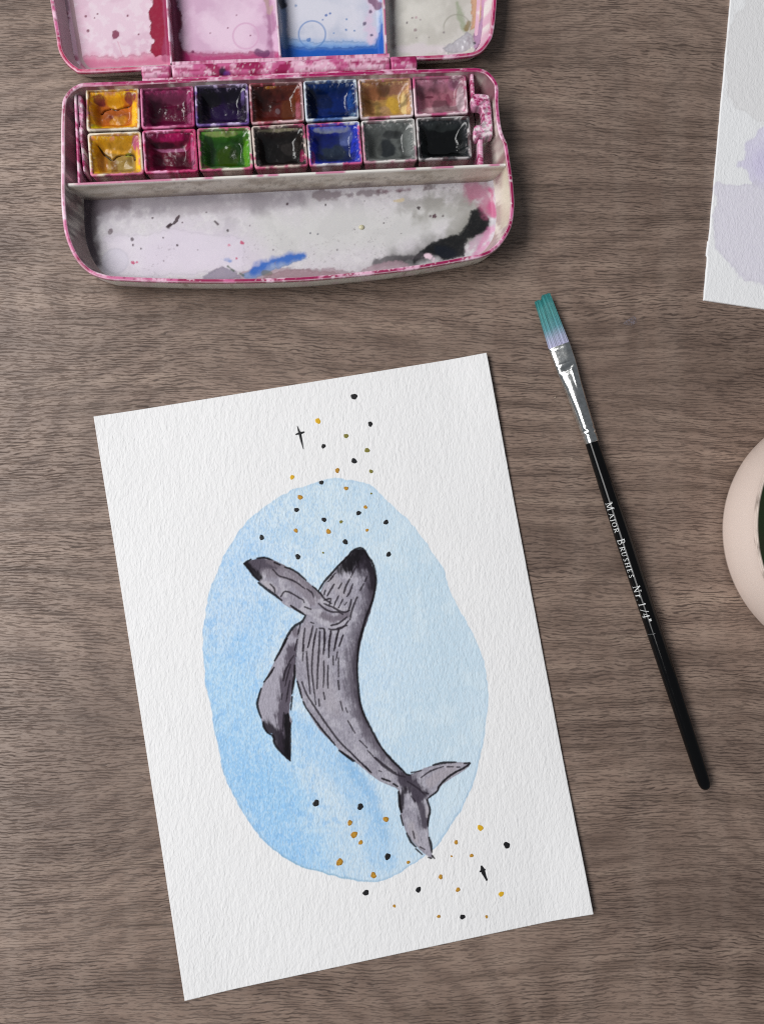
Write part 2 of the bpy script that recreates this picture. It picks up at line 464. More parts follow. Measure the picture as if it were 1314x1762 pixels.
shade([(330,1078),(370,1110),(400,1160),(424,1205)], 36, (42, 35, 45), 0.95, 0.5, s2)
shade([(414,1030),(416,1100),(414,1190)], 19, (14, 11, 16), 0.97, 0.5, s2)
shade([(440,665),(445,690)], 22, (104, 95, 106), 0.8, 0.4, s2)
shade([(900,1290),(930,1320),(958,1350)], 38, (66, 59, 71), 0.94, 0.6, sb)
shade([(940,1340),(962,1400),(980,1480)], 22, (72, 65, 77), 0.92, 0.4, sb)
shade([(900,1330),(882,1360),(880,1405)], 17, (38, 32, 42), 0.92, 0.3, sb)
shade([(985,1400),(988,1440)], 8, (186, 180, 187), 0.7, 0.3, sb)
shade([(1000,1300),(1040,1270),(1090,1245)], 26, (168, 161, 169), 0.9, 0.4, sb)
shade([(920,1480),(940,1530)], 20, (172, 166, 173), 0.8, 0.3, sb)
K *= (0.86 + 0.28 * fbm(lu[ii] / 0.34, lv[ii] / 0.5, 47, 2))[:, None]
mixc(K, (62, 55, 66), 0.35 * sm(-3.2, -0.8, ws) * sm(0.42, 0.6, blot))
cv = sm(0.9, -0.9, ws)
PCOL[ii] = PCOL[ii] * (1 - cv[:, None]) + K * cv[:, None]
whale_in = np.zeros(len(PV), bool); whale_in[ii] = ws < 0.3
# thin white halo where the pen outline stands off the paint is left as paper; now the pen strokes
rs = random.Random(4)
def pen(strokes, w=3.0, col=(22, 17, 23), a=0.96):
    for s in strokes:
        P = smooth_line(s, 3) if len(s) > 2 else np.array([p[:2] for p in s], float)
        n = len(P); jj = box_idx(px, py, P, 6)
        if len(jj) == 0: continue
        t = np.linspace(0, 1, n)
        wid = 1.22 * w * (0.74 + 0.36 * np.sin(np.pi * np.clip(t * 0.9 + 0.08, 0, 1))) * rs.uniform(0.86, 1.14)
        d, bw = seg_dist(px[jj], py[jj], P, wid)
        nz = (fbm(lu[jj] / 0.6, lv[jj] / 0.6, 61, 2) - 0.5) * 1.1
        m = a * sm(0.75, -0.75, d - bw / 2 + nz)
        C = PCOL[jj]; mixc(C, col, m); PCOL[jj] = C
        whale_in[jj[m > 0.5]] = True
A1 = lambda s: Z(400, 920, 4.38, s)
A2 = lambda s: Z(420, 1080, 4.38, s)
A3 = lambda s: Z(560, 1240, 4.693, s)
pen([A1(s) for s in [
 [(88,220),(110,203),(140,186)], [(186,178),(240,173),(300,190)], [(318,210),(360,228)], [(395,245),(440,258),(500,295),(555,345)], [(605,390),(650,430),(680,462)],
 [(90,220),(125,262),(165,315),(200,345)], [(196,362),(250,405),(320,455),(370,495)], [(440,535),(490,570),(545,605)], [(548,612),(525,655),(480,680),(440,720),(400,790),(362,868)],
 [(650,420),(690,355),(740,300),(800,230),(868,168)], [(875,160),(900,125),(955,100),(990,115),(1020,165),(1055,215),(1075,290),(1080,360),(1068,440),(1050,510),(1010,610),(985,690),(960,780),(945,870)]]], 3.2)
pen([A1(s) for s in [
 [(305,262),(350,310),(400,325),(460,348),(510,380),(545,408)], [(560,408),(600,440),(612,470)], [(285,372),(315,405),(320,440)], [(365,468),(385,435),(410,428),(460,450),(500,475),(530,490),(540,512)], [(545,545),(590,562)],
 [(650,520),(690,555),(740,580),(800,585),(830,600)], [(690,520),(760,550),(830,585),(885,570)], [(590,660),(610,668)], [(690,495),(740,482),(728,530)],
 [(720,355),(760,315)], [(700,420),(690,450)], [(765,375),(740,415),(715,460)], [(800,405),(822,365)], [(840,440),(850,400),(882,335)], [(800,460),(775,510),(765,540)], [(830,490),(800,550)], [(905,372),(885,430),(862,465)], [(930,240),(892,320)], [(962,420),(988,370)], [(1000,352),(1012,318)], [(860,510),(845,530)], [(895,490),(885,540),(868,580)], [(940,470),(905,550),(885,640)], [(740,330),(775,290)], [(960,200),(940,250)],
 [(740,685),(800,668),(860,622)], [(725,710),(760,716),(830,700),(872,650)], [(790,706),(862,685)], [(660,440),(690,480),(745,520)],
 [(512,670),(498,745)], [(545,705),(535,800),(528,876)], [(605,690),(590,760),(568,850)], [(635,710),(615,800),(605,876)], [(655,705),(690,715),(696,790),(690,870)], [(740,725),(730,800),(725,876)], [(800,715),(782,790),(765,876)], [(832,755),(808,830)], [(490,790),(470,870)]]], 2.6, (40, 33, 42), 0.9)
pen([A2(s) for s in [
 [(325,80),(270,180),(230,250)], [(225,300),(195,350),(150,410)], [(128,460),(105,540),(98,580),(115,640),(130,680)], [(145,710),(150,750),(178,792)], [(178,792),(220,820),(228,870),(270,930),(350,1005)], [(345,720),(345,860),(345,1000)],
 [(400,405),(420,470),(435,530)], [(445,560),(465,600)], [(470,610),(530,690),(580,760),(640,830),(685,885)], [(720,930),(780,970),(830,1005)],
 [(900,0),(870,100),(855,200),(852,320),(858,420),(870,540),(900,650),(950,750),(1000,850),(1045,920),(1110,1000),(1205,1090)], [(362,520),(352,620)], [(380,285),(380,360),(370,430),(360,500)]]], 3.2)
pen([A2(s) for s in [
 [(400,90),(380,170)], [(375,210),(340,260)], [(340,270),(310,330),(295,400)], [(350,280),(330,350),(310,440)], [(345,400),(330,480),(318,560)], [(285,500),(280,540)], [(300,640),(290,780)],
 [(435,410),(470,500),(520,580),(580,670),(650,770),(720,860),(800,940),(880,1020),(950,1090)],
 [(410,10),(405,50)], [(450,130),(440,250)], [(495,90),(480,150)], [(470,180),(480,320),(490,420),(498,500)], [(535,50),(520,160),(510,300),(520,420),(540,580)], [(570,30),(565,150),(555,300),(550,460)], [(605,10),(605,100),(598,200)], [(655,30),(640,130),(638,225)], [(712,20),(690,110),(678,170)], [(745,60),(715,140)], [(600,250),(602,350),(595,450)], [(632,285),(630,400),(632,455)], [(670,215),(672,280)], [(703,185),(692,245)], [(710,230),(710,370)], [(708,400),(715,465)], [(600,490),(608,540)], [(562,540),(567,590)], [(725,555),(742,625)], [(765,605),(778,640)], [(780,700),(835,795)], [(870,850),(925,905)], [(930,925),(990,990)], [(990,980),(1060,1040),(1140,1095)], [(975,790),(1040,915)]]], 2.6, (40, 33, 42), 0.9)
pen([A3(s) for s in [
 [(460,230),(540,320),(600,380),(650,430),(680,440)], [(320,370),(370,420)], [(110,240),(220,330)], [(455,468),(520,490)], [(548,510),(580,530)], [(865,360),(950,340),(1050,335)], [(1120,345),(1165,345),(1110,385),(1040,420),(960,480),(910,540),(900,570),(830,625)],
 [(590,575),(598,680),(612,740)], [(605,765),(625,845)], [(655,910),(690,980),(730,1020)], [(728,1035),(780,1080)], [(830,1105),(852,1112)], [(860,1090),(878,1112)], [(835,945),(850,1000),(857,1060)], [(820,640),(842,720),(830,790),(825,850)]]], 3.4)
pen([A3(s) for s in [
 [(200,250),(260,315),(330,375)], [(395,300),(470,370),(560,430),(640,455)], [(430,405),(450,412)], [(690,420),(770,405)], [(770,460),(850,405),(950,370)], [(980,372),(1030,372)], [(1060,375),(1080,375)], [(780,580),(830,590)], [(705,895),(718,950)], [(660,490),(750,550),(800,600)], [(690,610),(720,650)], [(760,1020),(800,1040)]]], 2.7, (44, 37, 47), 0.88)

PORG = np.array([PC[0], PC[1], 0.0])
paint = thing('watercolour_painting', 'white textured paper with a grey whale painted over a blue egg-shaped wash', 'painting', PORG)
pm_ = paper_mat('painted_watercolour_paper', -th, 1150, 0.42, 0.26)
PF = grid_faces(NXP, NYP)
fw = whale_in[PF].mean(1) > 0.5; fe = (egg_in[PF].mean(1) > 0.5) & ~fw; fp = ~fw & ~fe
# the bare sheet: the paper faces plus its cut sides and underside
ring = np.concatenate([np.arange(NXP), NXP * np.arange(1, NYP) + NXP - 1, NXP * (NYP - 1) + np.arange(NXP - 2, -1, -1), NXP * np.arange(NYP - 2, 0, -1)])
low = PV[ring].copy(); low[:, 2] -= PT - 0.05
nr = len(ring); r0 = np.arange(nr); r1 = (r0 + 1) % nr
V_ = np.vstack([PV, low]); C_ = np.vstack([PCOL, PCOL[ring]])
side = np.stack([ring[r1], ring[r0], len(PV) + r0, len(PV) + r1], -1)
V1, F1, C1 = pick_faces(V_, np.vstack([PF[fp], side]), slice(None), C_)
mesh_obj('sheet', V1, F1, pm_, paint, PORG, C1)
V1, F1, C1 = pick_faces(PV, PF, fe, PCOL)
tag(mesh_obj('blue_wash', V1, F1, pm_, paint, PORG, C1), 'pale blue egg-shaped watercolour wash')
V1, F1, C1 = pick_faces(PV, PF, fw, PCOL)
tag(mesh_obj('whale_figure', V1, F1, pm_, paint, PORG, C1), 'grey painted whale with dark pen lines')

# dots of black and gold paint: low dried domes sitting on the sheet
def gloss_mat(name, rgb, rough, spec=0.5, metallic=0.0):
    m, nt, b = mat(name)
    tc = nd(nt, 'ShaderNodeTexCoord').outputs['Object']
    n = noise_node(nt, tc, 1400, 3)
    c0 = srgb(rgb); c = mixrgb(nt, n, tuple(c0 * 0.75), tuple(np.clip(c0 * 1.25, 0, 1)))
    nt.links.new(c, b.inputs['Base Color'])
    b.inputs['Roughness'].default_value = rough; b.inputs['Specular IOR Level'].default_value = spec; b.inputs['Metallic'].default_value = metallic
    return m
ink = gloss_mat('dried_black_paint', (20, 19, 22), 0.45)
gold = attr_mat('dried_gold_paint', 0.35)
def lift_at(p):
    u = (p[:2] - PC) @ ex; v = (p[:2] - PC) @ ey
    i = int(round((u + PW / 2) / PW * (NXP - 1))); j = int(round((v + PH / 2) / PH * (NYP - 1)))
    return float(PT + lift[min(max(j, 0), NYP - 1), min(max(i, 0), NXP - 1)])
rd = random.Random(8)
def dot(name, u, v, rpx, kind):
    p = at(u, v, PT); zz = lift_at(p); r = rpx / 4.62
    n = 22; ph = [rd.uniform(0, 6.28) for _ in range(3)]
    an = np.arange(n) * 2 * math.pi / n
    rr = r * (1 + 0.10 * np.sin(2 * an + ph[0]) + 0.07 * np.sin(3 * an + ph[1]) + 0.05 * np.sin(5 * an + ph[2]))
    loops, cols = [], []
    hh = 0.10
    for f, z in ((1.0, 0.01), (0.93, hh * 0.6), (0.75, hh), (0.4, hh * 0.85), (0.02, hh * 0.8)):
        loops.append(np.column_stack([p[0] + rr * f * np.cos(an), p[1] + rr * f * np.sin(an), np.full(n, zz + z)]))
        if kind == 'gold':
            c = srgb((201, 152, 52)) * (1 - f) + srgb((172, 122, 40)) * f
            c = c[None] * (0.72 + 0.5 * np.array([_hash(np.array([k * 7.0]), np.array([u]), 3)[0] for k in range(n)]))[:, None]
        elif kind == 'olive':
            c = srgb((128, 122, 58))[None] * np.ones((n, 1))
        elif kind == 'yellow':
            c = srgb((218, 172, 38))[None] * np.ones((n, 1))
        else:
            c = None
        cols.append(c)
    V, F = loft(loops, False, True)
    if kind == 'black': mesh_obj(name, V, F, ink, paint, PORG)
    else: mesh_obj(name, V, F, gold, paint, PORG, np.vstack(cols))
D4 = lambda a: Z(420, 660, 4.38, [a])[0]
D5 = lambda a: Z(520, 1340, 3.458, [a])[0]
for a in [(828,98,24),(950,305,19),(598,472,17),(828,583,21),(582,746,17),(395,952,18),(602,1026,18),(862,976,18),(1068,1045,19),(133,1160,19),(762,1193,20),(405,1305,20),(1088,1287,19)]:
    q = D4(a); dot('black_dot', q[0], q[1], a[2] / 4.38, 'black')
for a in [(82,145,19),(345,166,18),(507,463,18),(378,678,17),(690,660,16),(952,822,15),(1215,395,19)]:
    q = D5(a); dot('black_dot', q[0], q[1], a[2] / 3.458, 'black')
for a in [(828,96,9,'olive'),(556,282,21,'yellow'),(768,395,18,'olive'),(926,503,19,'olive'),(702,655,18,'gold'),(956,662,15,'olive'),(362,706,17,'yellow'),(768,790,16,'gold'),(422,857,19,'gold'),(957,829,8,'olive'),(914,931,14,'gold'),(730,1042,13,'olive'),(635,1115,19,'gold'),(390,1108,16,'gold'),(926,1105,12,'gold'),(595,1275,8,'olive')]:
    q = D4(a)
    if a[2] == 9: continue
    dot('gold_dot', q[0], q[1], a[2] / 4.38, a[3])
for a in [(497,241,16),(283,262,15),(308,333,19),(347,379,13),(222,496,20),(423,574,17),(630,497,10),(1058,292,17),(914,378,12),(887,461,6),(1006,457,11),(822,584,13),(925,660,13),(1182,686,15),(547,757,9),(811,819,10),(1095,821,9)]:
    q = D5(a); dot('gold_dot', q[0], q[1], a[2] / 3.458, 'yellow' if a[0] in (1058, 1182) else 'gold')
def ink_cross(parts):
    """a little star cross of ink: tapered flat ribs"""
    V, F = [], []
    for pts, wid in parts:
        P = [at(u, v, PT) for u, v in pts]; n0 = len(V)
        for k, p in enumerate(P):
            q = P[min(k + 1, len(P) - 1)] - P[max(k - 1, 0)]; q = q[:2] / np.linalg.norm(q[:2]); nrm = np.array([-q[1], q[0]]); w = wid[k] / 4.62 / 2
            z = lift_at(p)
            V += [(p[0] - nrm[0] * w, p[1] - nrm[1] * w, z + 0.01), (p[0] - nrm[0] * w * 0.5, p[1] - nrm[1] * w * 0.5, z + 0.07 + 0.004 * len(F) % 0.02), (p[0] + nrm[0] * w * 0.5, p[1] + nrm[1] * w * 0.5, z + 0.07), (p[0] + nrm[0] * w, p[1] + nrm[1] * w, z + 0.01)]
        for k in range(len(P) - 1):
            for j in range(3): F.append([n0 + k * 4 + j, n0 + k * 4 + j + 1, n0 + k * 4 + 5 + j, n0 + k * 4 + 4 + j])
    o = mesh_obj('ink_cross', V, F, ink, paint, PORG)
c4 = lambda pts: Z(420, 660, 4.38, pts); c5 = lambda pts: Z(520, 1340, 3.458, pts)
ink_cross([(c4([(400, 318), (410, 350), (422, 385), (434, 440), (447, 495)]), [1.2, 3.4, 5.0, 3.6, 1.0]), (c4([(388, 385), (405, 378), (424, 373), (440, 370), (455, 364)]), [2.2, 3.6, 5.0, 3.8, 2.4])])
ink_cross([(c5([(1063, 516), (1070, 535), (1077, 560), (1088, 585), (1098, 606)]), [2.2, 6.5, 7.0, 4.2, 3.4]), (c5([(1054, 554), (1064, 548), (1076, 543), (1088, 540)]), [2.0, 5.0, 6.0, 2.5])])

# ------------------------------------------------------------------ the second sheet, top right
q0, q1, q2 = at(1210, 516, 0.9), at(1256, 0, 0.9), at(1314, 531.5, 0.9)
e2y = (q1 - q0)[:2]; e2y = e2y / np.linalg.norm(e2y); e2x = np.array([e2y[1], -e2y[0]])
if e2x @ (q2 - q0)[:2] < 0: e2x = -e2x
sk = (q2 - q0)[:2]; sk = sk / np.linalg.norm(sk)
NX2, NY2 = 260, 520
gu, gv = np.meshgrid(np.linspace(0, 105, NX2), np.linspace(0, 150, NY2))
edge = 0.25 * (fbm(gv / 3.0, gv * 0 + 2, 71, 3) - 0.5) + 0.45 * sm(17.5, 18.3, gv) * sm(24.5, 23.7, gv) * -1.0
gshift = edge * np.clip(1 - gu / 6, 0, 1)
XY = q0[:2] + (gu + gshift)[..., None] * sk + gv[..., None] * e2y
V2 = np.dstack([XY, np.full(gu.shape, 0.9)]).reshape(-1, 3)
px2, py2 = pix(V2); u2, v2 = gu.ravel(), gv.ravel()
C2 = np.tile(srgb((238, 238, 239)), (len(V2), 1)); C2 *= (0.985 + 0.03 * fbm(u2 / 8, v2 / 8, 72, 3))[:, None]
n2 = fbm(u2 / 5, v2 / 5, 73, 3); g2 = fbm(u2 / 0.8, v2 / 0.8, 74, 3)
def patch(poly, col, a, r=2.0):
    d = sdf(px2, py2, smooth_line(poly, 4, True)) + (n2 - 0.5) * 26 + (g2 - 0.5) * 4
    mixc(C2, col, a * sm(r, -r, d) * (0.85 + 0.3 * (g2 - 0.5)))
    mixc(C2, tuple(np.array(col) * 0.93), 0.35 * a * sm(-7, -1, d) * sm(1.5, -0.5, d))
patch([(1252, 40), (1330, -30), (1420, -30), (1420, 240), (1330, 216), (1290, 203), (1262, 178), (1247, 150)], (226, 224, 224), 0.8, 3.5)
patch([(1281, 242), (1300, 228), (1330, 220), (1420, 215), (1420, 330), (1320, 325), (1292, 310), (1275, 283)], (216, 209, 234), 0.8, 3.5)
patch([(1236, 322), (1290, 318), (1330, 318), (1420, 330), (1420, 500), (1310, 489), (1275, 476), (1240, 440), (1224, 395), (1228, 350)], (220, 215, 228), 0.9, 3.0)
mixc(C2, (200, 190, 226), 0.45 * sm(46, 8, np.hypot(px2 - 1318, (py2 - 282))) )
F2 = grid_faces(NX2, NY2)
ring = np.concatenate([np.arange(NX2), NX2 * np.arange(1, NY2) + NX2 - 1, NX2 * (NY2 - 1) + np.arange(NX2 - 2, -1, -1), NX2 * np.arange(NY2 - 2, 0, -1)])
low = V2[ring].copy(); low[:, 2] = 0.03
nr = len(ring); r0 = np.arange(nr); r1 = (r0 + 1) % nr
side = np.stack([ring[r1], ring[r0], len(V2) + r0, len(V2) + r1], -1)
o2 = mesh_obj('watercolour_paper', np.vstack([V2, low]), np.vstack([F2, side]), paper_mat('lavender_watercolour_paper', math.atan2(-e2y[0], e2y[1]) * -1, 1250, 0.6, 0.20), None, (q0[0], q0[1], 0), np.vstack([C2, C2[ring]]))
tag(o2, 'white paper with pale lavender and grey patches cut off at right', 'paper')
# ------------------------------------------------------------------ the paint box
BORG = np.array([*at(490, 310, 0)[:2], 0.0])
boxo = thing('paint_box', 'open white plastic paint box smeared with magenta, lid folded back', 'paint box', BORG)
plastic = attr_mat('stained_white_plastic', 0.33, 0.5, 0.0, 900, 0.03, 0.10)
plastic_wet = attr_mat('paint_filmed_plastic', 0.38, 0.25, 0.0, 700, 0.03, 0.12)

def pink_stain(C, x, y, seed, amount=0.5, dark=0.5, scale=3.0):
    scale = scale * 0.7
    """dried magenta watercolour on white plastic; x, y in mm"""
    n = fbm(x / scale, y / scale, seed, 4, 0.6); m = fbm(x / (scale * 0.35), y / (scale * 0.35), seed + 7, 4, 0.65); q = fbm(x / (scale * 4), y / (scale * 4), seed + 13, 2)
    k = n * 0.65 + q * 0.35
    mixc(C, (220, 150, 184), 0.95 * sm(0.62 - amount * 0.4, 0.72 - amount * 0.4, k + 0.10))
    mixc(C, (178, 40, 106), 0.92 * sm(0.62 - amount * 0.25, 0.70 - amount * 0.25, k))
    mixc(C, (128, 12, 62), 0.95 * dark * sm(0.60 - amount * 0.12, 0.66 - amount * 0.12, k * 0.7 + m * 0.3))
    mixc(C, (240, 222, 230), 0.6 * sm(0.60, 0.72, m) * sm(0.55, 0.42, n))

def band_stain(C, x, y, seed, pale=0.5, dark=0.5):
    """a rubbed film of magenta that thickens and thins along an edge"""
    k1 = fbm(x / 11, y / 11, seed, 3); k2 = fbm(x / 3.6, y / 3.6, seed + 3, 4, 0.55); k3 = fbm(x / 0.8, y / 0.8, seed + 5, 3)
    mixc(C, (196, 84, 138), 0.94 * np.ones(len(x)))
    mixc(C, (230, 184, 206), 0.85 * sm(0.62 - 0.2 * pale, 0.72 - 0.2 * pale, 0.55 * k2 + 0.45 * k1 + 0.05))
    mixc(C, (146, 12, 74), 0.94 * sm(0.62 - 0.2 * dark, 0.69 - 0.2 * dark, 0.5 * (1 - k1) + 0.5 * fbm(x / 4.5, y / 4.5, seed + 9, 4)))
    mixc(C, (242, 226, 234), 0.55 * sm(0.63, 0.70, k3) * sm(0.4, 0.55, k2)); mixc(C, (118, 12, 62), 0.6 * sm(0.36, 0.29, k3) * sm(0.35, 0.5, k1))

rim_px = [(105,220),(106.3,185),(108,171.5),(113,162),(120.4,153),(131,146),(143,142),(166,141),(248,138),(380,131.5),(480,128),(600,123),(716,119),(780,117),(808,116),(822.5,116.5),(836.7,121),(848,131),(855.5,142.5),(857.7,154),(857.7,175),(858.7,192),(862,217),(866,232),(870.8,243),(873.5,252),(878,281.5),(882,310),(884.5,340),(884.5,358),(880.5,387),(870,409),(854,428),(831.6,441),(784,451),(720,462),(640,472),(544,481),(480,484.3),(400,486),(304,485.5),(208,482),(178,478.5),(150,467),(128,442.6),(113,407),(107.5,375),(105,334),(105,270)]
RZ = 14.0
def outline(pxs, z, step):
    P = at(np.array(pxs)[:, 0], np.array(pxs)[:, 1], z)[:, :2]
    P = smooth_line(P, 5, True)[::-1]
    return resample(P, step)
R = outline(rim_px, RZ, 0.45)
def rings(spec): return [with_z(offset(R, d), z) for d, z in spec]
# outer wall
V, F = loft(rings([(3.4, 0.15), (2.5, 0.9), (1.7, 4.0), (0.9, 9.0), (0.45, 12.2)]), True, False)
C = np.tile(srgb((236, 231, 219)), (len(V), 1))
ang = np.tile(np.arange(len(R)) * 0.45, 5)
mixc(C, (150, 132, 112), 0.7 * sm(0.66, 0.74, fbm(ang / 2.2, V[:, 2] / 1.6, 203, 3)) * sm(0.45, 0.6, fbm(ang / 16, V[:, 2] * 0 + 3, 204, 2)))
mixc(C, (232, 190, 205), 0.5 * sm(0.6, 0.75, fbm(ang / 6, V[:, 2] / 5, 205, 2)))
base = mesh_obj('base_wall', V, F, plastic, boxo, BORG, C)
# rim
V, F = loft(rings([(0.45, 12.2), (0.0, 12.5), (0.0, 13.6), (0.15, 13.92), (0.4, 14.0), (0.75, 14.02), (1.1, 14.0), (1.35, 13.92), (1.5, 13.6)]))
C = np.tile(srgb((236, 214, 222)), (len(V), 1))
ux, uy = pix(V)
band_stain(C, V[:, 0], V[:, 1], 211, 0.30, 0.68)
k = np.repeat(np.arange(9), len(R))
mixc(C, (241, 225, 231), 0.75 * np.isin(k, (3, 7)) * (0.4 + 0.6 * fbm(V[:, 0] / 4, V[:, 1] / 4, 214, 2)))
mixc(C, (168, 26, 96), 0.7 * sm(160, 140, uy) * sm(0.35, 0.6, fbm(V[:, 0] / 3, V[:, 1] / 3, 216, 3)) * (k > 2))
mixc(C, (238, 214, 224), 0.85 * sm(115, 107, ux) * sm(180, 200, uy) * sm(390, 360, uy) * (k != 5))
mixc(C, (214, 206, 192), 0.9 * (k <= 1))
mesh_obj('rim', V, F, plastic, boxo, BORG, C)
# inner wall, going down to the floor
inn = [(1.5, 13.6), (1.6, 12.6), (2.1, 10.0), (2.9, 7.0), (3.7, 4.6), (4.6, 3.0), (5.6, 2.2), (6.6, 1.75)]
V, F = loft(rings(inn), False, True)
C = np.tile(srgb((216, 207, 198)), (len(V), 1))
ux, uy = pix(V)
mixc(C, (150, 118, 120), 0.7 * sm(0.45, 0.62, fbm(V[:, 0] / 5, (V[:, 1] + V[:, 2]) / 5, 221, 4)))
mixc(C, (120, 40, 72), 0.75 * sm(330, 290, uy) * sm(0.30, 0.55, fbm(V[:, 0] / 5, V[:, 1] / 5, 223, 3)))
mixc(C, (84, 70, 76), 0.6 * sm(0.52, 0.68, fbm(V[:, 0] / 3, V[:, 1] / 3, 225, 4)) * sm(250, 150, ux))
mixc(C, (222, 214, 190), 0.7 * sm(855, 868, ux) * sm(250, 300, uy) * sm(0.35, 0.5, fbm(V[:, 0] / 3, V[:, 1] / 9, 226, 3)))
mesh_obj('inner_wall', V, F, plastic, boxo, BORG, C)

# mixing tray floor (front compartment)
pa, pb = at(100, 318, 13.2), at(890, 281.9, 13.2)           # line of the partition
dl = (pb - pa)[:2]; dl /= np.linalg.norm(dl); nl = np.array([-dl[1], dl[0]])
RT = offset(R, 4.0)
lo, hi = RT.min(0), RT.max(0)
st = 0.3
gx, gy = np.meshgrid(np.arange(lo[0], hi[0], st), np.arange(lo[1], hi[1] - 28, st))
ny, nx = gx.shape
gx, gy = gx.ravel(), gy.ravel()
poly = RT[::6]
dd = -sdf(gx, gy, poly)
dpart = -(np.stack([gx, gy], -1) - pa[:2]) @ nl              # distance in front of the partition
zf = 1.95 + 1.3 * sm(2.6, -0.2, dd) + 0.25 * fbm(gx / 14, gy / 14, 231, 2)
V = np.column_stack([gx, gy, zf]); F = grid_faces(nx, ny)
ok = (dd > -0.6) & (dpart > -0.8)
X, Y = pix(V)
nz = fbm(X / 34, Y / 34, 241, 4); nf = fbm(X / 9, Y / 9, 242, 4); nff = fbm(X / 3.2, Y / 3.2, 243, 3); nb = fbm(X / 80, Y / 60, 244, 3)
C = np.tile(srgb((203, 197, 203)), (len(V), 1))
mixc(C, (216, 212, 214), 0.5 * sm(0.52, 0.70, nf))
mixc(C, (170, 163, 172), 0.5 * sm(0.48, 0.32, nz))
mixc(C, (186, 182, 184), 0.35 * sm(0.55, 0.65, nff))
def soft(pts, r, col, a, ragged=0.6, edge=0.3):
    d = seg_dist(X, Y, pts) + (nz - 0.5) * r * ragged * 2 + (nf - 0.5) * r * ragged
    mixc(C, col, a * sm(r, r * (1 - edge), d))
def area(poly, col, a, rag=12, edge=3):
    d = sdf(X, Y, poly) + (nz - 0.5) * rag * 1.2 + (nf - 0.5) * rag + (nff - 0.5) * min(rag, 5) * 0.8
    mixc(C, col, a * sm(edge, -edge, d) * np.clip(1.0 + 2.0 * (nff - 0.5) * (1.02 - a), 0, 1))
    mixc(C, tuple(np.array(col) * 0.8), 0.5 * a * sm(-3.2, -0.8, d) * sm(1.0, -0.4, d)); return d
soft([(470, 400), (620, 400), (760, 370)], 70, (204, 203, 200), 0.7, 0.4, 0.9)
soft([(330, 410), (280, 440), (420, 440)], 60, (210, 200, 212), 0.7, 0.4, 0.9)
soft([(160, 350), (320, 345), (500, 340)], 34, (140, 132, 140), 0.75, 0.5, 0.9)  # dirty film plus the partition's shade, painted into the floor
soft([(150, 340), (152, 400), (165, 450)], 22, (66, 50, 60), 0.9, 0.5, 0.8)  # left wall's shade and some film, painted as a dark band
soft([(160, 352), (220, 348)], 16, (110, 98, 106), 0.7, 0.5, 0.8)
soft([(300, 366), (420, 352)], 14, (176, 168, 174), 0.6, 0.6, 0.8)
area([(180, 410), (300, 395), (420, 410), (420, 470), (180, 476)], (216, 206, 220), 0.55, 10, 8)
mixc(C, (190, 184, 194), 0.6 * sm(3, 0.5, np.abs(np.hypot(X - 199, (Y - 449) * 1.05) - 22)))
mixc(C, (196, 192, 208), 0.35 * sm(24, 20, np.hypot(X - 199, (Y - 449) * 1.05)))
# grey film and black pool at the right
soft([(690, 448), (745, 428), (790, 408), (815, 385)], 34, (120, 118, 116), 0.75, 0.4, 0.97)
soft([(700, 452), (750, 436), (785, 420), (825, 388)], 22, (62, 62, 64), 0.8, 0.4, 0.97)
soft([(740, 350), (800, 370), (780, 410)], 40, (158, 156, 150), 0.7, 0.7, 0.8)
soft([(690, 350), (770, 345), (800, 338)], 22, (138, 134, 130), 0.55, 0.9, 0.8)
area([(708, 445), (732, 425), (754, 412), (769, 408), (794, 402), (808, 381), (811, 363), (825, 359), (841, 378), (838, 394), (817, 407), (804, 411), (798, 440), (763, 446), (754, 440), (739, 436), (723, 445), (712, 452)], (17, 18, 21), 0.97, 5, 3.0)
soft([(650, 452), (690, 445), (725, 440)], 9, (70, 66, 70), 0.8, 0.8, 0.6)
soft([(756, 430), (775, 436)], 14, (22, 26, 36), 0.8, 0.5, 0.6)
soft([(736, 440), (746, 446)], 8, (236, 206, 220), 0.9, 1.4, 0.5)
soft([(806, 428), (824, 414), (818, 430)], 9, (186, 160, 176), 0.8, 1.2, 0.7)
soft([(805, 325), (835, 335), (846, 360)], 18, (176, 96, 130), 0.7, 1.0, 0.95)
soft([(845, 330), (848, 370)], 7, (190, 60, 120), 0.6, 1.2, 0.95)
soft([(838, 420), (815, 440), (845, 395)], 8, (206, 120, 168), 0.6, 1.2, 0.95)
soft([(660, 330), (690, 328), (720, 326)], 12, (112, 70, 84), 0.7, 1.6, 0.9)
soft([(678, 346), (692, 344)], 6, (205, 188, 158), 0.9, 0.8, 0.4)
soft([(550, 336), (650, 333), (780, 322)], 6, (88, 60, 70), 0.55, 2.2, 0.95)
# mauve and blue streaks at the front
area([(352, 474), (368, 462), (384, 456), (400, 466), (420, 468), (450, 458), (500, 462), (560, 462), (620, 468), (660, 452), (700, 452), (720, 470), (600, 490), (340, 490)], (168, 142, 152), 0.8, 8, 3)
area([(348, 474), (366, 464), (382, 457), (400, 463), (412, 470), (420, 480), (350, 484)], (146, 140, 158), 0.8, 5, 2.5)
area([(412, 474), (431, 467), (455, 453), (486, 443), (523, 436), (527, 445), (505, 452), (480, 462), (455, 472), (430, 484)], (120, 146, 190), 0.85, 4, 2.2)
soft([(436, 468), (458, 454), (488, 446), (523, 440)], 11, (44, 98, 184), 0.88, 0.8, 0.97)
soft([(380, 446), (396, 450)], 7, (84, 126, 190), 0.7, 1.6, 0.9)
soft([(392, 458), (402, 466)], 4, (86, 96, 84), 0.85, 0.7, 0.5)
soft([(412, 470), (418, 474)], 4, (92, 100, 86), 0.8, 0.7, 0.5)
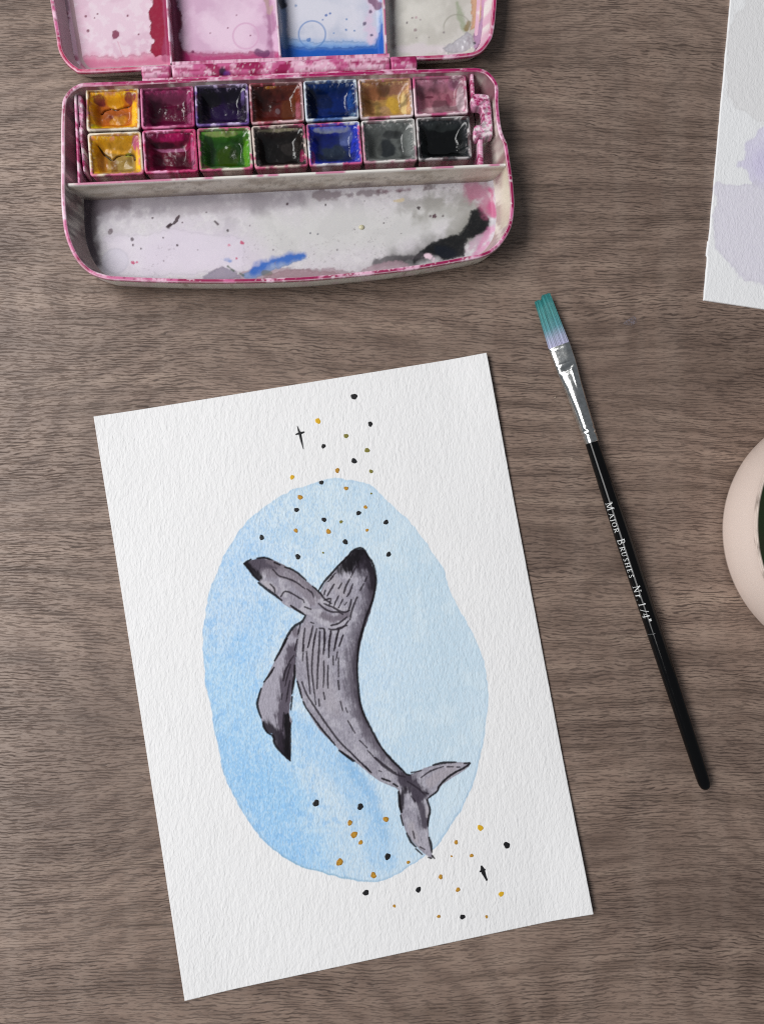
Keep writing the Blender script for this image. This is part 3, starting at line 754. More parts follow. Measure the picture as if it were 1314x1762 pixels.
soft([(455, 470), (465, 470)], 6, (104, 104, 92), 0.7, 0.7, 0.5)
area([(455, 476), (480, 466), (520, 462), (590, 470), (600, 490), (440, 490)], (150, 118, 126), 0.6, 6, 2)
soft([(308, 371), (303, 380), (296, 386), (290, 389)], 1.9, (60, 40, 48), 0.9, 2.6, 0.6)
soft([(289, 390), (294, 386)], 4.0, (52, 34, 42), 0.95, 1.3, 0.5)
soft([(370, 381), (375, 386)], 3.0, (84, 70, 76), 0.9, 0.6, 0.5)
for (sx, sy, sr, sc) in [(263,375,1.6,(80,66,74)),(314,383,1.2,(90,70,80)),(228,412,3.2,(96,84,92)),(229,422,1.8,(96,80,90)),(243,428,2.2,(100,88,96)),(229,452,2.6,(186,60,106)),(236,451,1.8,(196,90,126)),(281,409,1.6,(90,78,84)),(305,422,1.8,(92,78,86)),(392,397,2.2,(80,70,76)),(417,418,3.4,(190,76,110)),(394,422,3.0,(206,140,160)),(407,445,2.0,(190,90,120)),(282,449,1.4,(110,90,100)),(494,351,2.2,(80,66,72)),(560,352,1.8,(70,58,64)),(534,401,1.5,(96,96,106)),(547,403,1.5,(96,96,106)),(720,358,2.6,(70,60,62)),(747,372,4.0,(84,56,66)),(740,372,2.5,(120,110,112)),(627,346,1.2,(90,80,84)),(762,372,1.6,(110,104,104)),(190,400,4,(120,108,114)),(192,396,3,(112,98,106)),(430,388,1.5,(150,140,146)),(580,430,1.4,(130,124,128)),(660,384,1.3,(110,102,106)),(690,402,1.3,(120,112,114)),(610,395,1.2,(136,128,130)),(470,430,1.4,(130,120,128)),(340,430,1.3,(150,140,148)),(355,365,1.5,(120,110,116))]:
    d = np.hypot(X - sx, Y - sy) + (nff - 0.5) * sr * 1.4
    mixc(C, sc, 0.9 * sm(sr + 0.7, sr - 0.7, d))
mixc(C, (130, 118, 126), 0.35 * sm(0.71, 0.78, nff) * sm(0.52, 0.68, nb))
keep = ok[F].all(1)
V1, F1, C1 = pick_faces(V, F, keep, C)
tag(mesh_obj('mixing_tray', V1, F1, plastic_wet, boxo, BORG, C1), 'lilac stained mixing tray with a black pool and blue streak')
# the raised bead left in the tray
def bead(name, u, v, z, r, h, mt, parent, org):
    p = at(u, v, z); n = 14; an = np.arange(n) * 2 * math.pi / n
    lp = [np.column_stack([p[0] + r * f * np.cos(an), p[1] + r * f * np.sin(an) * 0.9, np.full(n, z + h * g)]) for f, g in ((1, 0), (0.85, 0.5), (0.55, 0.85), (0.1, 1))]
    V, F = loft(lp, False, True); return mesh_obj(name, V, F, mt, parent, org)
bead('dried_bead', 622, 391, 2.15, 1.1, 0.6, gloss_mat('cream_dried_paint', (196, 190, 160), 0.3), boxo, BORG)

# the partition between pans and tray, the rails and the clips that hold the pans
def strip_wall(name, p, q, z0, z1, t, colfn, n=260, draft=0.2, sub=10):
    """an upright wall from p to q (mm): front face, top and back, finely divided"""
    d = (q - p)[:2]; L = np.linalg.norm(d); d = d / L; nn = np.array([-d[1], d[0]])
    prof = [(-t / 2 - draft * (1 - k / sub), z0 + (z1 - z0 - 0.25) * k / sub) for k in range(sub + 1)] + [(-t / 2 + 0.2, z1), (t / 2 - 0.2, z1)] + [(t / 2 + draft * k / 3, z1 - 0.25 - (z1 - z0 - 0.25) * k / 3) for k in range(4)]
    s = np.linspace(0, L, n); V = []
    for (o_, z_) in prof:
        V.append(np.column_stack([p[0] + d[0] * s + nn[0] * o_, p[1] + d[1] * s + nn[1] * o_, np.full(n, z_)]))
    V = np.vstack(V); F = grid_faces(n, len(prof))
    Fl = F.tolist(); Fl.append([k * n for k in range(len(prof))][::-1]); Fl.append([k * n + n - 1 for k in range(len(prof))])
    kk = np.repeat(np.arange(len(prof)), n)
    return mesh_obj(name, V, Fl, plastic, boxo, BORG, colfn(V, kk, np.tile(s, len(prof))))
def part_col(V, k, s):
    C = np.tile(srgb((214, 205, 192)), (len(V), 1))
    n = fbm(s / 9, V[:, 2] / 3.0, 251, 4); m = fbm(s / 1.5, V[:, 2] / 1.0, 253, 3); g = fbm(s / 18, V[:, 2] / 6, 254, 3)
    mixc(C, (158, 142, 124), 0.6 * sm(0.46, 0.70, n))
    mixc(C, (96, 84, 74), 0.4 * sm(0.44, 0.34, m) * sm(0.46, 0.66, g))
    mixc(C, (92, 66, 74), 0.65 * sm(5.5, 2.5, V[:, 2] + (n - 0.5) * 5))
    mixc(C, (232, 228, 222), 0.85 * ((k >= 10) & (k <= 13)))
    mixc(C, (196, 90, 140), 0.8 * ((k >= 11) & (k <= 13)) * sm(0.55, 0.64, n + 0.06 * np.sin(s / 11)))
    mixc(C, (150, 60, 92), 0.7 * (k > 13))
    return C
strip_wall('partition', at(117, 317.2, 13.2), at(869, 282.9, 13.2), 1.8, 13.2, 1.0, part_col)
def rail_col(V, k, s):
    C = np.tile(srgb((224, 204, 210)), (len(V), 1)); pink_stain(C, s + V[:, 0], V[:, 2] * 1.3, 261, 0.42, 0.6, 2.5)
    return C
strip_wall('pan_rail', at(136.5, 314.5, 12.2), at(129.5, 158, 12.2), 1.8, 12.2, 1.0, rail_col, 70)
strip_wall('pan_rail', at(827.5, 283.5, 12.6), at(826.5, 240, 12.6), 1.8, 12.6, 1.7, rail_col, 40)
strip_wall('pan_rail', at(814.5, 168, 12.6), at(811.5, 123, 12.6), 1.8, 12.6, 1.2, rail_col, 40)
def plate(name, pxs, z, thick, seed, mt, parent, org, base=(230, 208, 214), amt=0.45, grey=0.0):
    P = at(np.array(pxs)[:, 0], np.array(pxs)[:, 1], z)[:, :2]
    area2 = np.sum(P[:, 0] * np.roll(P[:, 1], -1) - np.roll(P[:, 0], -1) * P[:, 1])
    if area2 < 0: P = P[::-1]
    P = resample(smooth_line(P, 3, True), 0.3)
    lp = [with_z(P, z - thick), with_z(P, z - 0.5), with_z(offset(P, 0.15), z - 0.15), with_z(offset(P, 0.5), z)]
    V, F = loft(lp, False, False)
    # divided top so that it can carry its stains
    g0, g1 = P.min(0), P.max(0)
    gx, gy = np.meshgrid(np.arange(g0[0], g1[0], 0.3), np.arange(g0[1], g1[1], 0.3)); sh = gx.shape
    T = np.column_stack([gx.ravel(), gy.ravel(), z - 0.04 + 0.35 * (fbm(gx.ravel() / 1.5, gy.ravel() / 1.5, seed + 3, 3) - 0.5)])
    dd = sdf(T[:, 0], T[:, 1], P[::2]); tf = grid_faces(sh[1], sh[0]); tf = tf[(dd < -0.2)[tf].all(1)]
    nV = len(V); V = np.vstack([V, T]); F = np.vstack([F, tf + nV])
    C = np.tile(srgb(base), (len(V), 1)); pink_stain(C, V[:, 0], V[:, 1], seed, amt, 0.8, 1.6)
    if grey: mixc(C, (120, 96, 106), grey * sm(0.48, 0.6, fbm(V[:, 0] / 1.4, V[:, 1] / 1.4, seed + 9, 3)))
    u, i_ = np.unique(F, return_inverse=True)
    return mesh_obj(name, V[u], i_.reshape(F.shape), mt, parent, org, C[u])
zz = lambda pts: Z(90, 100, 6.57, pts)
plate('pan_clip', zz([(288, 425), (330, 422), (352, 500), (354, 730), (330, 765), (355, 800), (352, 940), (378, 1240), (350, 1272), (318, 960), (282, 940), (276, 800), (312, 770), (306, 700)]), 11.6, 8.5, 271, plastic, boxo, BORG, (226, 206, 212), 0.45, 0.5)
zz = lambda pts: Z(780, 90, 7.05, pts)
plate('pan_clip', zz([(215, 525), (258, 497), (420, 510), (440, 560), (460, 680), (475, 960), (450, 1010), (262, 1040), (247, 920), (275, 880), (345, 855), (335, 670), (228, 650)]), 13.0, 4.0, 281, plastic, boxo, BORG, (234, 218, 222), 0.36, 0.6)

# ------------------------------------------------------------------ the lid, lying open behind
lid_px = [(246,120),(147,124.6),(128,120),(112,106),(100.8,86),(96,57.5),(86.4,0),(76,-80),(72,-200),(98,-258),(160,-285),(480,-297),(800,-310),(846,-282),(862,-220),(858,-80),(854.5,0),(849.5,51),(841.5,73),(822,92.5),(783,99),(716.5,102),(600,107),(480,111)]
LZ = 9.8
RL = outline(lid_px[::-1], LZ, 0.5)
if np.sum(RL[:, 0] * np.roll(RL[:, 1], -1) - np.roll(RL[:, 0], -1) * RL[:, 1]) < 0: RL = RL[::-1]
lrings = lambda spec: [with_z(offset(RL, d), z) for d, z in spec]
spec = [(q_[0], q_[1] - 3.2) for q_ in [(4.8, 3.5), (3.9, 4.3), (2.0, 8.0), (0.6, 11.6), (0.0, 11.8), (0.0, 12.7), (0.15, 12.94), (0.45, 13.0), (0.8, 13.02), (1.15, 13.0), (1.4, 12.9), (1.55, 12.6), (1.7, 11.8), (2.5, 9.8), (3.6, 8.0), (4.6, 6.8), (5.8, 6.0), (7.0, 5.5)]]
V, F = loft(lrings(spec), True, True)
C = np.tile(srgb((222, 212, 210)), (len(V), 1)); ux, uy = pix(V)
k = np.repeat(np.arange(len(spec)), len(RL)); rimm = (k >= 4) & (k <= 11)
C2_ = np.tile(srgb((234, 196, 212)), (len(V), 1)); band_stain(C2_, V[:, 0], V[:, 1], 301, 0.25, 0.66)
mixc(C2_, (184, 24, 78), 0.85 * sm(260, 235, ux) * sm(60, 80, uy) * (0.5 + 0.5 * fbm(V[:, 0] / 2, V[:, 1] / 2, 303, 3)))
mixc(C2_, (170, 24, 84), 0.8 * sm(715, 730, ux) * sm(0.42, 0.55, fbm(V[:, 0] / 4, V[:, 1] / 4, 305, 3)))
mixc(C2_, (240, 214, 226), 0.6 * np.isin(k, (6, 10)))
C[rimm] = C2_[rimm]
inw = k > 11
mixc(C, (150, 80, 108), 0.75 * inw * sm(330, 200, ux) * (0.6 + 0.4 * fbm(V[:, 0] / 6, V[:, 1] / 6, 307, 3)))
mixc(C, (206, 142, 176), 0.7 * inw * sm(700, 800, ux) * sm(0.3, 0.55, fbm(V[:, 0] / 4, V[:, 1] / 4, 309, 3)))
lid = mesh_obj('lid', V, F, plastic, boxo, BORG, C)
tag(lid, 'open lid with four stained mixing wells')
# dividers
dv = [((287.5, 0), (294.8, 109)), ((474.5, 0), (482.2, 102)), ((660.8, 0), (664.8, 95))]
def wall_between(name, p, q, z0, z1, t, colfn, parent, mt, n=200):
    d = (q - p)[:2]; L = np.linalg.norm(d); d /= L; nn = np.array([-d[1], d[0]])
    prof = [(-t / 2 - 0.45, z0), (-t / 2 - 0.15, z0 + 0.5), (-t / 2, z0 + 3), (-t / 2 + 0.1, z1 - 0.3), (-t / 2 + 0.3, z1), (t / 2 - 0.3, z1), (t / 2 - 0.1, z1 - 0.3), (t / 2, z0 + 3), (t / 2 + 0.15, z0 + 0.5), (t / 2 + 0.45, z0)]
    s = np.linspace(0, L, n)
    wob = 0.12 * (fbm(s / 2.0, s * 0, 77, 3) - 0.5)
    V = np.vstack([np.column_stack([p[0] + d[0] * s + nn[0] * (o_ + wob), p[1] + d[1] * s + nn[1] * (o_ + wob), np.full(n, z_)]) for o_, z_ in prof])
    F = grid_faces(n, len(prof)).tolist(); F.append([k * n for k in range(len(prof))][::-1]); F.append([k * n + n - 1 for k in range(len(prof))])
    kk = np.repeat(np.arange(len(prof)), n)
    return mesh_obj(name, V, F, mt, parent, BORG, colfn(V, kk, np.tile(s, len(prof))))
wetp = attr_mat('wet_stained_plastic', 0.12, 0.6, 0.3, 500, 0.10)
def div_col(i):
    sides = [((150, 14, 62), (128, 14, 70)), ((150, 110, 150), (110, 90, 130)), ((60, 120, 190), (190, 180, 176))][i]
    def f(V, k, s):
        C = np.tile(srgb((226, 200, 214)), (len(V), 1)); n = fbm(s / 4, V[:, 2] / 2, 321 + i, 3)
        # direction runs towards the hinge: the first profile points face right in the picture
        mixc(C, sides[1], 0.85 * (k < 4) * sm(0.25, 0.5, n)); mixc(C, sides[0], 0.85 * (k > 5) * sm(0.25, 0.5, n))
        mixc(C, (176, 60, 110), 0.8 * ((k == 4) | (k == 5)) * sm(0.45, 0.6, n)); return C
    return f
dlines = []
for i, (a, b_) in enumerate(dv):
    p = at(*b_, 9.2); q = at(*a, 9.2); e = (q - p); e = e / np.linalg.norm(e[:2])
    far = p + e * 82.0
    dlines.append((p, e))
    wall_between('divider', far, p, 2.0, 9.2, 1.1, div_col(i), lid, wetp)
# the four mixing wells, each with its own floor of stains
RLi = offset(RL, 4.3); polyL = RLi[::6]
lo, hi = RLi.min(0), RLi.max(0); st = 0.33
gx, gy = np.meshgrid(np.arange(lo[0], hi[0], st), np.arange(lo[1], hi[1], st)); ny, nx = gx.shape
gx, gy = gx.ravel(), gy.ravel(); dd = -sdf(gx, gy, polyL)
lat = [((np.stack([gx, gy], -1) - p[:2]) @ np.array([-e[1], e[0]])) * -1 for p, e in dlines]    # signed: > 0 right of the divider
wid_ = np.stack([dd] + [np.abs(l) - 0.6 for l in lat]).min(0)
V = np.column_stack([gx, gy, 2.4 + 1.9 * sm(2.4, -0.3, wid_) ** 1.4]); F = grid_faces(nx, ny)
X, Y = pix(V)
nz = fbm(X / 34, Y / 34, 341, 4); nf = fbm(X / 9, Y / 9, 342, 4); nff = fbm(X / 3.2, Y / 3.2, 343, 3); nb = fbm(X / 80, Y / 60, 344, 3)
C = np.tile(srgb((220, 194, 208)), (len(V), 1))
mixc(C, (206, 172, 190), 0.6 * sm(0.48, 0.62, nz)); mixc(C, (226, 212, 220), 0.5 * sm(0.5, 0.66, nf))
w1, w2, w3, w4 = lat[0] < 0, (lat[0] >= 0) & (lat[1] < 0), (lat[1] >= 0) & (lat[2] < 0), lat[2] >= 0
def only(m, fn):
    S = C.copy(); fn(); C[~m] = S[~m]
def well1():
    soft([(130, 20), (125, 80), (150, 100)], 30, (214, 178, 196), 0.8, 0.7, 0.9)
    soft([(115, 0), (112, 50)], 9, (110, 84, 96), 0.75, 0.8, 0.8)
    soft([(120, 100), (128, 104)], 10, (150, 50, 90), 0.75, 0.9, 0.6)
    area([(150, 96), (200, 98), (260, 90), (300, 88), (300, 130), (120, 130)], (200, 112, 144), 0.8, 9, 7)
    soft([(140, 112), (220, 108), (290, 106)], 8, (190, 100, 134), 0.6, 0.8, 0.9)
    area([(268, -60), (262, 8), (256, 22), (262, 42), (258, 60), (264, 70), (257, 88), (270, 96), (300, 90), (305, -60)], (140, 2, 48), 0.98, 7, 1.2)
    soft([(284, 0), (287, 60), (285, 100)], 7, (146, 62, 100), 0.6, 0.8, 0.7)
    d = np.hypot((X - 199) / 6, (Y - 60) / 8) + (nf - 0.5) * 0.9; mixc(C, (122, 40, 72), 0.9 * sm(1.1, 0.8, d))
    soft([(203, 72), (210, 92)], 2.5, (206, 150, 170), 0.7, 0.8, 0.6)
    for (sx, sy, sr) in [(114, 23, 4), (148, 28, 2), (119, 31, 1.6), (163, 31, 1.2), (220, 27, 1.8), (239, 59, 1.5), (168, 24, 1.5), (152, 53, 2.5)]:
        mixc(C, (110, 40, 66), 0.85 * sm(sr + 0.8, sr - 0.6, np.hypot(X - sx, Y - sy)))
def well2():
    mixc(C, (212, 178, 202), 0.9 * np.ones(len(X))); mixc(C, (196, 156, 184), 0.5 * sm(0.48, 0.62, nz))
    soft([(392, 40), (400, 20)], 70, (232, 208, 224), 0.6, 0.5, 0.9)
    area([(290, -60), (304, -60), (306, 10), (312, 22), (314, 40), (309, 60), (313, 84), (326, 96), (330, 125), (290, 125)], (112, 6, 56), 0.95, 5, 2.5)
    area([(316, 88), (370, 92), (420, 93), (486, 88), (490, 130), (310, 130)], (166, 24, 98), 0.88, 6, 6)
    soft([(462, 0), (466, 50), (468, 95)], 12, (150, 92, 130), 0.75, 0.9, 0.7)
    soft([(458, -5), (462, 20), (468, 12)], 7, (176, 150, 146), 0.8, 0.9, 0.5)
    soft([(446, 90), (455, 95), (460, 90)], 7, (96, 50, 92), 0.8, 0.9, 0.5)
    mixc(C, (206, 160, 190), 0.7 * sm(2.4, 0.4, np.abs(np.hypot(X - 423, Y - 62) - 22)))
    for (sx, sy, sr) in [(303, 14, 3), (392, 48, 1.3), (362, 57, 1), (407, 26, 1.2), (332, 89, 2.5), (431, 61, 1.2)]:
        mixc(C, (110, 30, 76), 0.85 * sm(sr + 0.8, sr - 0.6, np.hypot(X - sx, Y - sy)))
def well3():
    mixc(C, (196, 200, 214), 0.95 * np.ones(len(X))); mixc(C, (178, 184, 202), 0.5 * sm(0.48, 0.62, nz))
    soft([(520, 10), (600, 20)], 60, (216, 214, 224), 0.7, 0.5, 0.9)
    area([(478, 62), (500, 68), (540, 72), (590, 71), (640, 74), (652, 60), (656, -60), (680, -60), (680, 130), (470, 130)], (112, 158, 212), 0.9, 5, 9)
    area([(480, 78), (520, 82), (600, 82), (645, 80), (656, 40), (680, 30), (680, 130), (470, 130)], (12, 80, 172), 0.96, 4, 7)
    soft([(486, 0), (489, 40), (490, 80)], 7, (84, 120, 166), 0.8, 0.6, 0.8)
    soft([(484, 2), (486, 8)], 8, (24, 20, 34), 0.9, 0.6, 0.5)
    soft([(640, 0), (636, 30), (640, 60)], 15, (206, 188, 208), 0.9, 0.8, 0.6)
    soft([(640, 2), (648, 12)], 9, (104, 60, 92), 0.8, 1.0, 0.4)
    mixc(C, (90, 130, 186), 0.75 * sm(2.2, 0.3, np.abs(np.hypot(X - 537, Y - 59) - 23)))
    for (sx, sy, sr, sc) in [(561,26,2.2,(60,100,170)),(568,23,1.6,(60,100,170)),(555,34,1.4,(70,110,170)),(596,33,1.6,(90,130,180)),(627,41,3.2,(92,84,110)),(637,20,2.6,(92,70,100)),(639,61,2.2,(80,80,110)),(595,51,1.8,(90,126,176)),(574,57,1.4,(100,140,190)),(531,68,3.5,(80,120,180)),(509,10,2,(130,150,186)),(610,53,1.4,(96,130,176))]:
        mixc(C, sc, 0.85 * sm(sr + 0.8, sr - 0.6, np.hypot(X - sx, Y - sy) + (nff - 0.5) * sr))
def well4():
    mixc(C, (204, 200, 193), 0.97 * np.ones(len(X))); mixc(C, (186, 182, 172), 0.5 * sm(0.48, 0.62, nz))
    soft([(700, 30), (740, 20)], 50, (222, 218, 210), 0.7, 0.5, 0.9)
    soft([(676, 0), (677, 80)], 8, (120, 100, 94), 0.75, 0.6, 0.9)
    soft([(690, 84), (760, 86)], 14, (214, 202, 208), 0.7, 0.6, 0.8)
    soft([(786, 5), (790, 30), (800, 50)], 9, (150, 160, 132), 0.75, 1.0, 0.8)
    soft([(806, 40), (803, 50)], 6, (134, 112, 66), 0.8, 1.0, 0.5)
    area([(812, -60), (810, 10), (812, 34), (808, 52), (816, 50), (826, 36), (832, 0), (834, -60)], (206, 160, 126), 0.92, 5, 2)
    area([(830, -60), (828, 30), (818, 50), (812, 66), (816, 90), (870, 90), (870, -60)], (166, 118, 160), 0.88, 6, 3)
    soft([(832, 0), (834, 40)], 6, (206, 156, 186), 0.7, 0.9, 0.6)
    area([(760, 84), (778, 76), (796, 62), (804, 54), (812, 62), (816, 78), (806, 88), (770, 92)], (178, 174, 182), 0.85, 6, 2)
    mixc(C, (150, 148, 134), 0.55 * sm(2.2, 0.3, np.abs(np.hypot(X - 786, (Y - 48)) - 23)) * sm(60, 44, Y))
    for (sx, sy, sr, sc) in [(714,52,2.6,(150,130,132)),(700,39,1.8,(110,100,104)),(709,31,1.6,(140,120,124)),(723,34,1.8,(170,160,160)),(716,30,2.2,(190,160,166)),(763,56,1.8,(140,130,132)),(716,65,1.2,(140,130,130)),(738,64,1.2,(140,130,130)),(815,76,2.4,(60,50,66))]:
        mixc(C, sc, 0.8 * sm(sr + 0.8, sr - 0.6, np.hypot(X - sx, Y - sy) + (nff - 0.5) * sr))
for m_, f_ in ((w1, well1), (w2, well2), (w3, well3), (w4, well4)): only(m_, f_)
pass
# crust in the far corner of the right-hand well
V[:, 2] += np.where(w4, 1.1 * sm(22, 4, np.hypot((X - 806) / 1.1, Y - 76)) * (0.35 + 0.9 * fbm(X / 5, Y / 5, 351, 3)), 0)
V[:, 2] += np.where(w4, 0.5 * sm(14, 3, seg_dist(X, Y, [(765, 88), (790, 74)])) * fbm(X / 4, Y / 4, 352, 3), 0)
for m_, (lab, lm) in zip((w1, w2, w3, w4), (('pink mixing well with a crimson edge', plastic_wet), ('lilac pink mixing well with magenta edges', plastic_wet), ('pale mixing well with a blue pool', plastic_wet), ('cream mixing well with a silvery crust', wetp))):
    ok = (dd > -0.5) & m_
    keep = ok[F].all(1)
    V1, F1, C1 = pick_faces(V, F, keep, C)
    tag(mesh_obj('mixing_well', V1, F1, plastic_wet if lm is plastic_wet else attr_mat('crusted_plastic', 0.22, 0.5, 0.0, 800, 0.05, 0.1), lid, BORG, C1), lab)

# hinge: three barrels in a row
def barrel(pu, qu, r, z, seed):
    p, q = at(*pu, z), at(*qu, z); d = q - p; L = np.linalg.norm(d); d /= L; up = np.array([0, 0, 1.0]); sd = np.cross(d, up)
    n = 28; m = max(8, int(L / 0.45)); an = np.arange(n) * 2 * math.pi / n
    lp = []
    for k, s in enumerate(np.linspace(0, L, m)):
        rr = r * (0.9 if k in (0, m - 1) else 1.0)
        # a flat-topped barrel
        cx_ = np.sign(np.cos(an)) * np.abs(np.cos(an)) ** 0.75; sz_ = np.sign(np.sin(an)) * np.abs(np.sin(an)) ** 0.75
        lp.append(p + d * s + rr * (cx_[:, None] * sd + sz_[:, None] * up * 0.9))
    V, F = loft(lp, True, True)
    C = np.tile(srgb((236, 196, 214)), (len(V), 1)); band_stain(C, V[:, 0], V[:, 1], seed, 0.70, 0.12)
    ux, uy = pix(V)
    dl_ = (uy - (127.8 - (ux - 245) * 0.0378))
    nn = fbm(ux / 9, uy / 9, seed + 3, 4)
    mixc(C, (150, 22, 82), 0.85 * sm(3.2, 1.0, np.abs(dl_ + 5 + (nn - 0.5) * 9)) * sm(0.44, 0.56, fbm(ux / 26, uy * 0, seed + 5, 3)))
    mixc(C, (38, 16, 48), 0.95 * sm(9, 5, np.hypot(ux - 382, (uy - 123)) + (nn - 0.5) * 7))
    mixc(C, (110, 60, 150), 0.7 * sm(8, 3, np.hypot(ux - 391, (uy - 128)) + (nn - 0.5) * 7))
    mesh_obj('hinge_barrel', V, F, plastic, boxo, BORG, C)
barrel((246, 127.6), (296, 125.7), 2.45, 11.6, 371)
barrel((298, 125.6), (670, 111.6), 2.45, 11.6, 372)
barrel((672, 111.5), (716, 109.9), 2.45, 11.6, 373)
# the hinge leaf joining the barrels to the lid and the base
for (a0, a1, w_, dz_) in (((297, 112.5), (670, 98), 2.4, -1.6), ((246, 141), (716, 122.5), 2.2, 0.0)):
    p, q = at(*a0, 11.9 + dz_), at(*a1, 11.9 + dz_); d = (q - p)[:2]; L = np.linalg.norm(d); d /= L; nn = np.array([-d[1], d[0]])
    s = np.linspace(0, L, 180)
    prof = [(-w_ / 2, 9.5), (-w_ / 2, 12.2), (-w_ / 2 + 0.3, 12.5), (w_ / 2 - 0.3, 12.5), (w_ / 2, 12.2), (w_ / 2, 9.5)]
    V = np.vstack([np.column_stack([p[0] + d[0] * s + nn[0] * o_, p[1] + d[1] * s + nn[1] * o_, np.full(180, z_ + dz_)]) for o_, z_ in prof])
    C = np.tile(srgb((238, 200, 216)), (len(V), 1)); band_stain(C, V[:, 0], V[:, 1], 381, 0.8, 0.35)
    mesh_obj('hinge_leaf', V, grid_faces(180, 6), plastic, boxo, BORG, C)
# ------------------------------------------------------------------ fourteen half pans of watercolour, each a thing of its own
PZ = 12.0
def lerp(a, b, t): return np.array(a) * (1 - t) + np.array(b) * t
rows = [(((146, 152), (802, 127)), ((148.6, 226.5), (806.5, 196))), (((149, 228.5), (808, 197.8)), ((154.7, 304), (813.2, 272.5)))]
paint_m = attr_mat('cake_paint', 0.30, 0.45, 0.0, 900, 0.03, 0.14)
paint_wet = attr_mat('wet_cake_paint', 0.20, 0.5, 0.0, 260, 0.03, 0.08)
cup_m = attr_mat('pan_plastic', 0.35, 0.5, 0.0, 900, 0.03, 0.1)

def blobs(C, u, v, items, seed):
    """stains, plus painted-in lit right walls and shaded left walls: (u, v, ru, rv, colour, alpha, raggedness)"""
    n = fbm(u * 6, v * 6, seed, 4)
    for (cu, cv, ru, rv, col, a, rag) in items:
        d = np.hypot((u - cu) / ru, (v - cv) / rv) + (n - 0.5) * rag
        mixc(C, col, a * sm(1.1, 0.75, d))
def crack(C, u, v, pts, w, col=(46, 26, 14), a=0.9, seed=1):
    d = seg_dist(u, v, smooth_line(pts, 4)) + (fbm(u * 14, v * 14, seed, 2) - 0.5) * 0.02
    mixc(C, col, a * sm(w, w * 0.3, d))
    return sm(w * 1.5, 0, d)

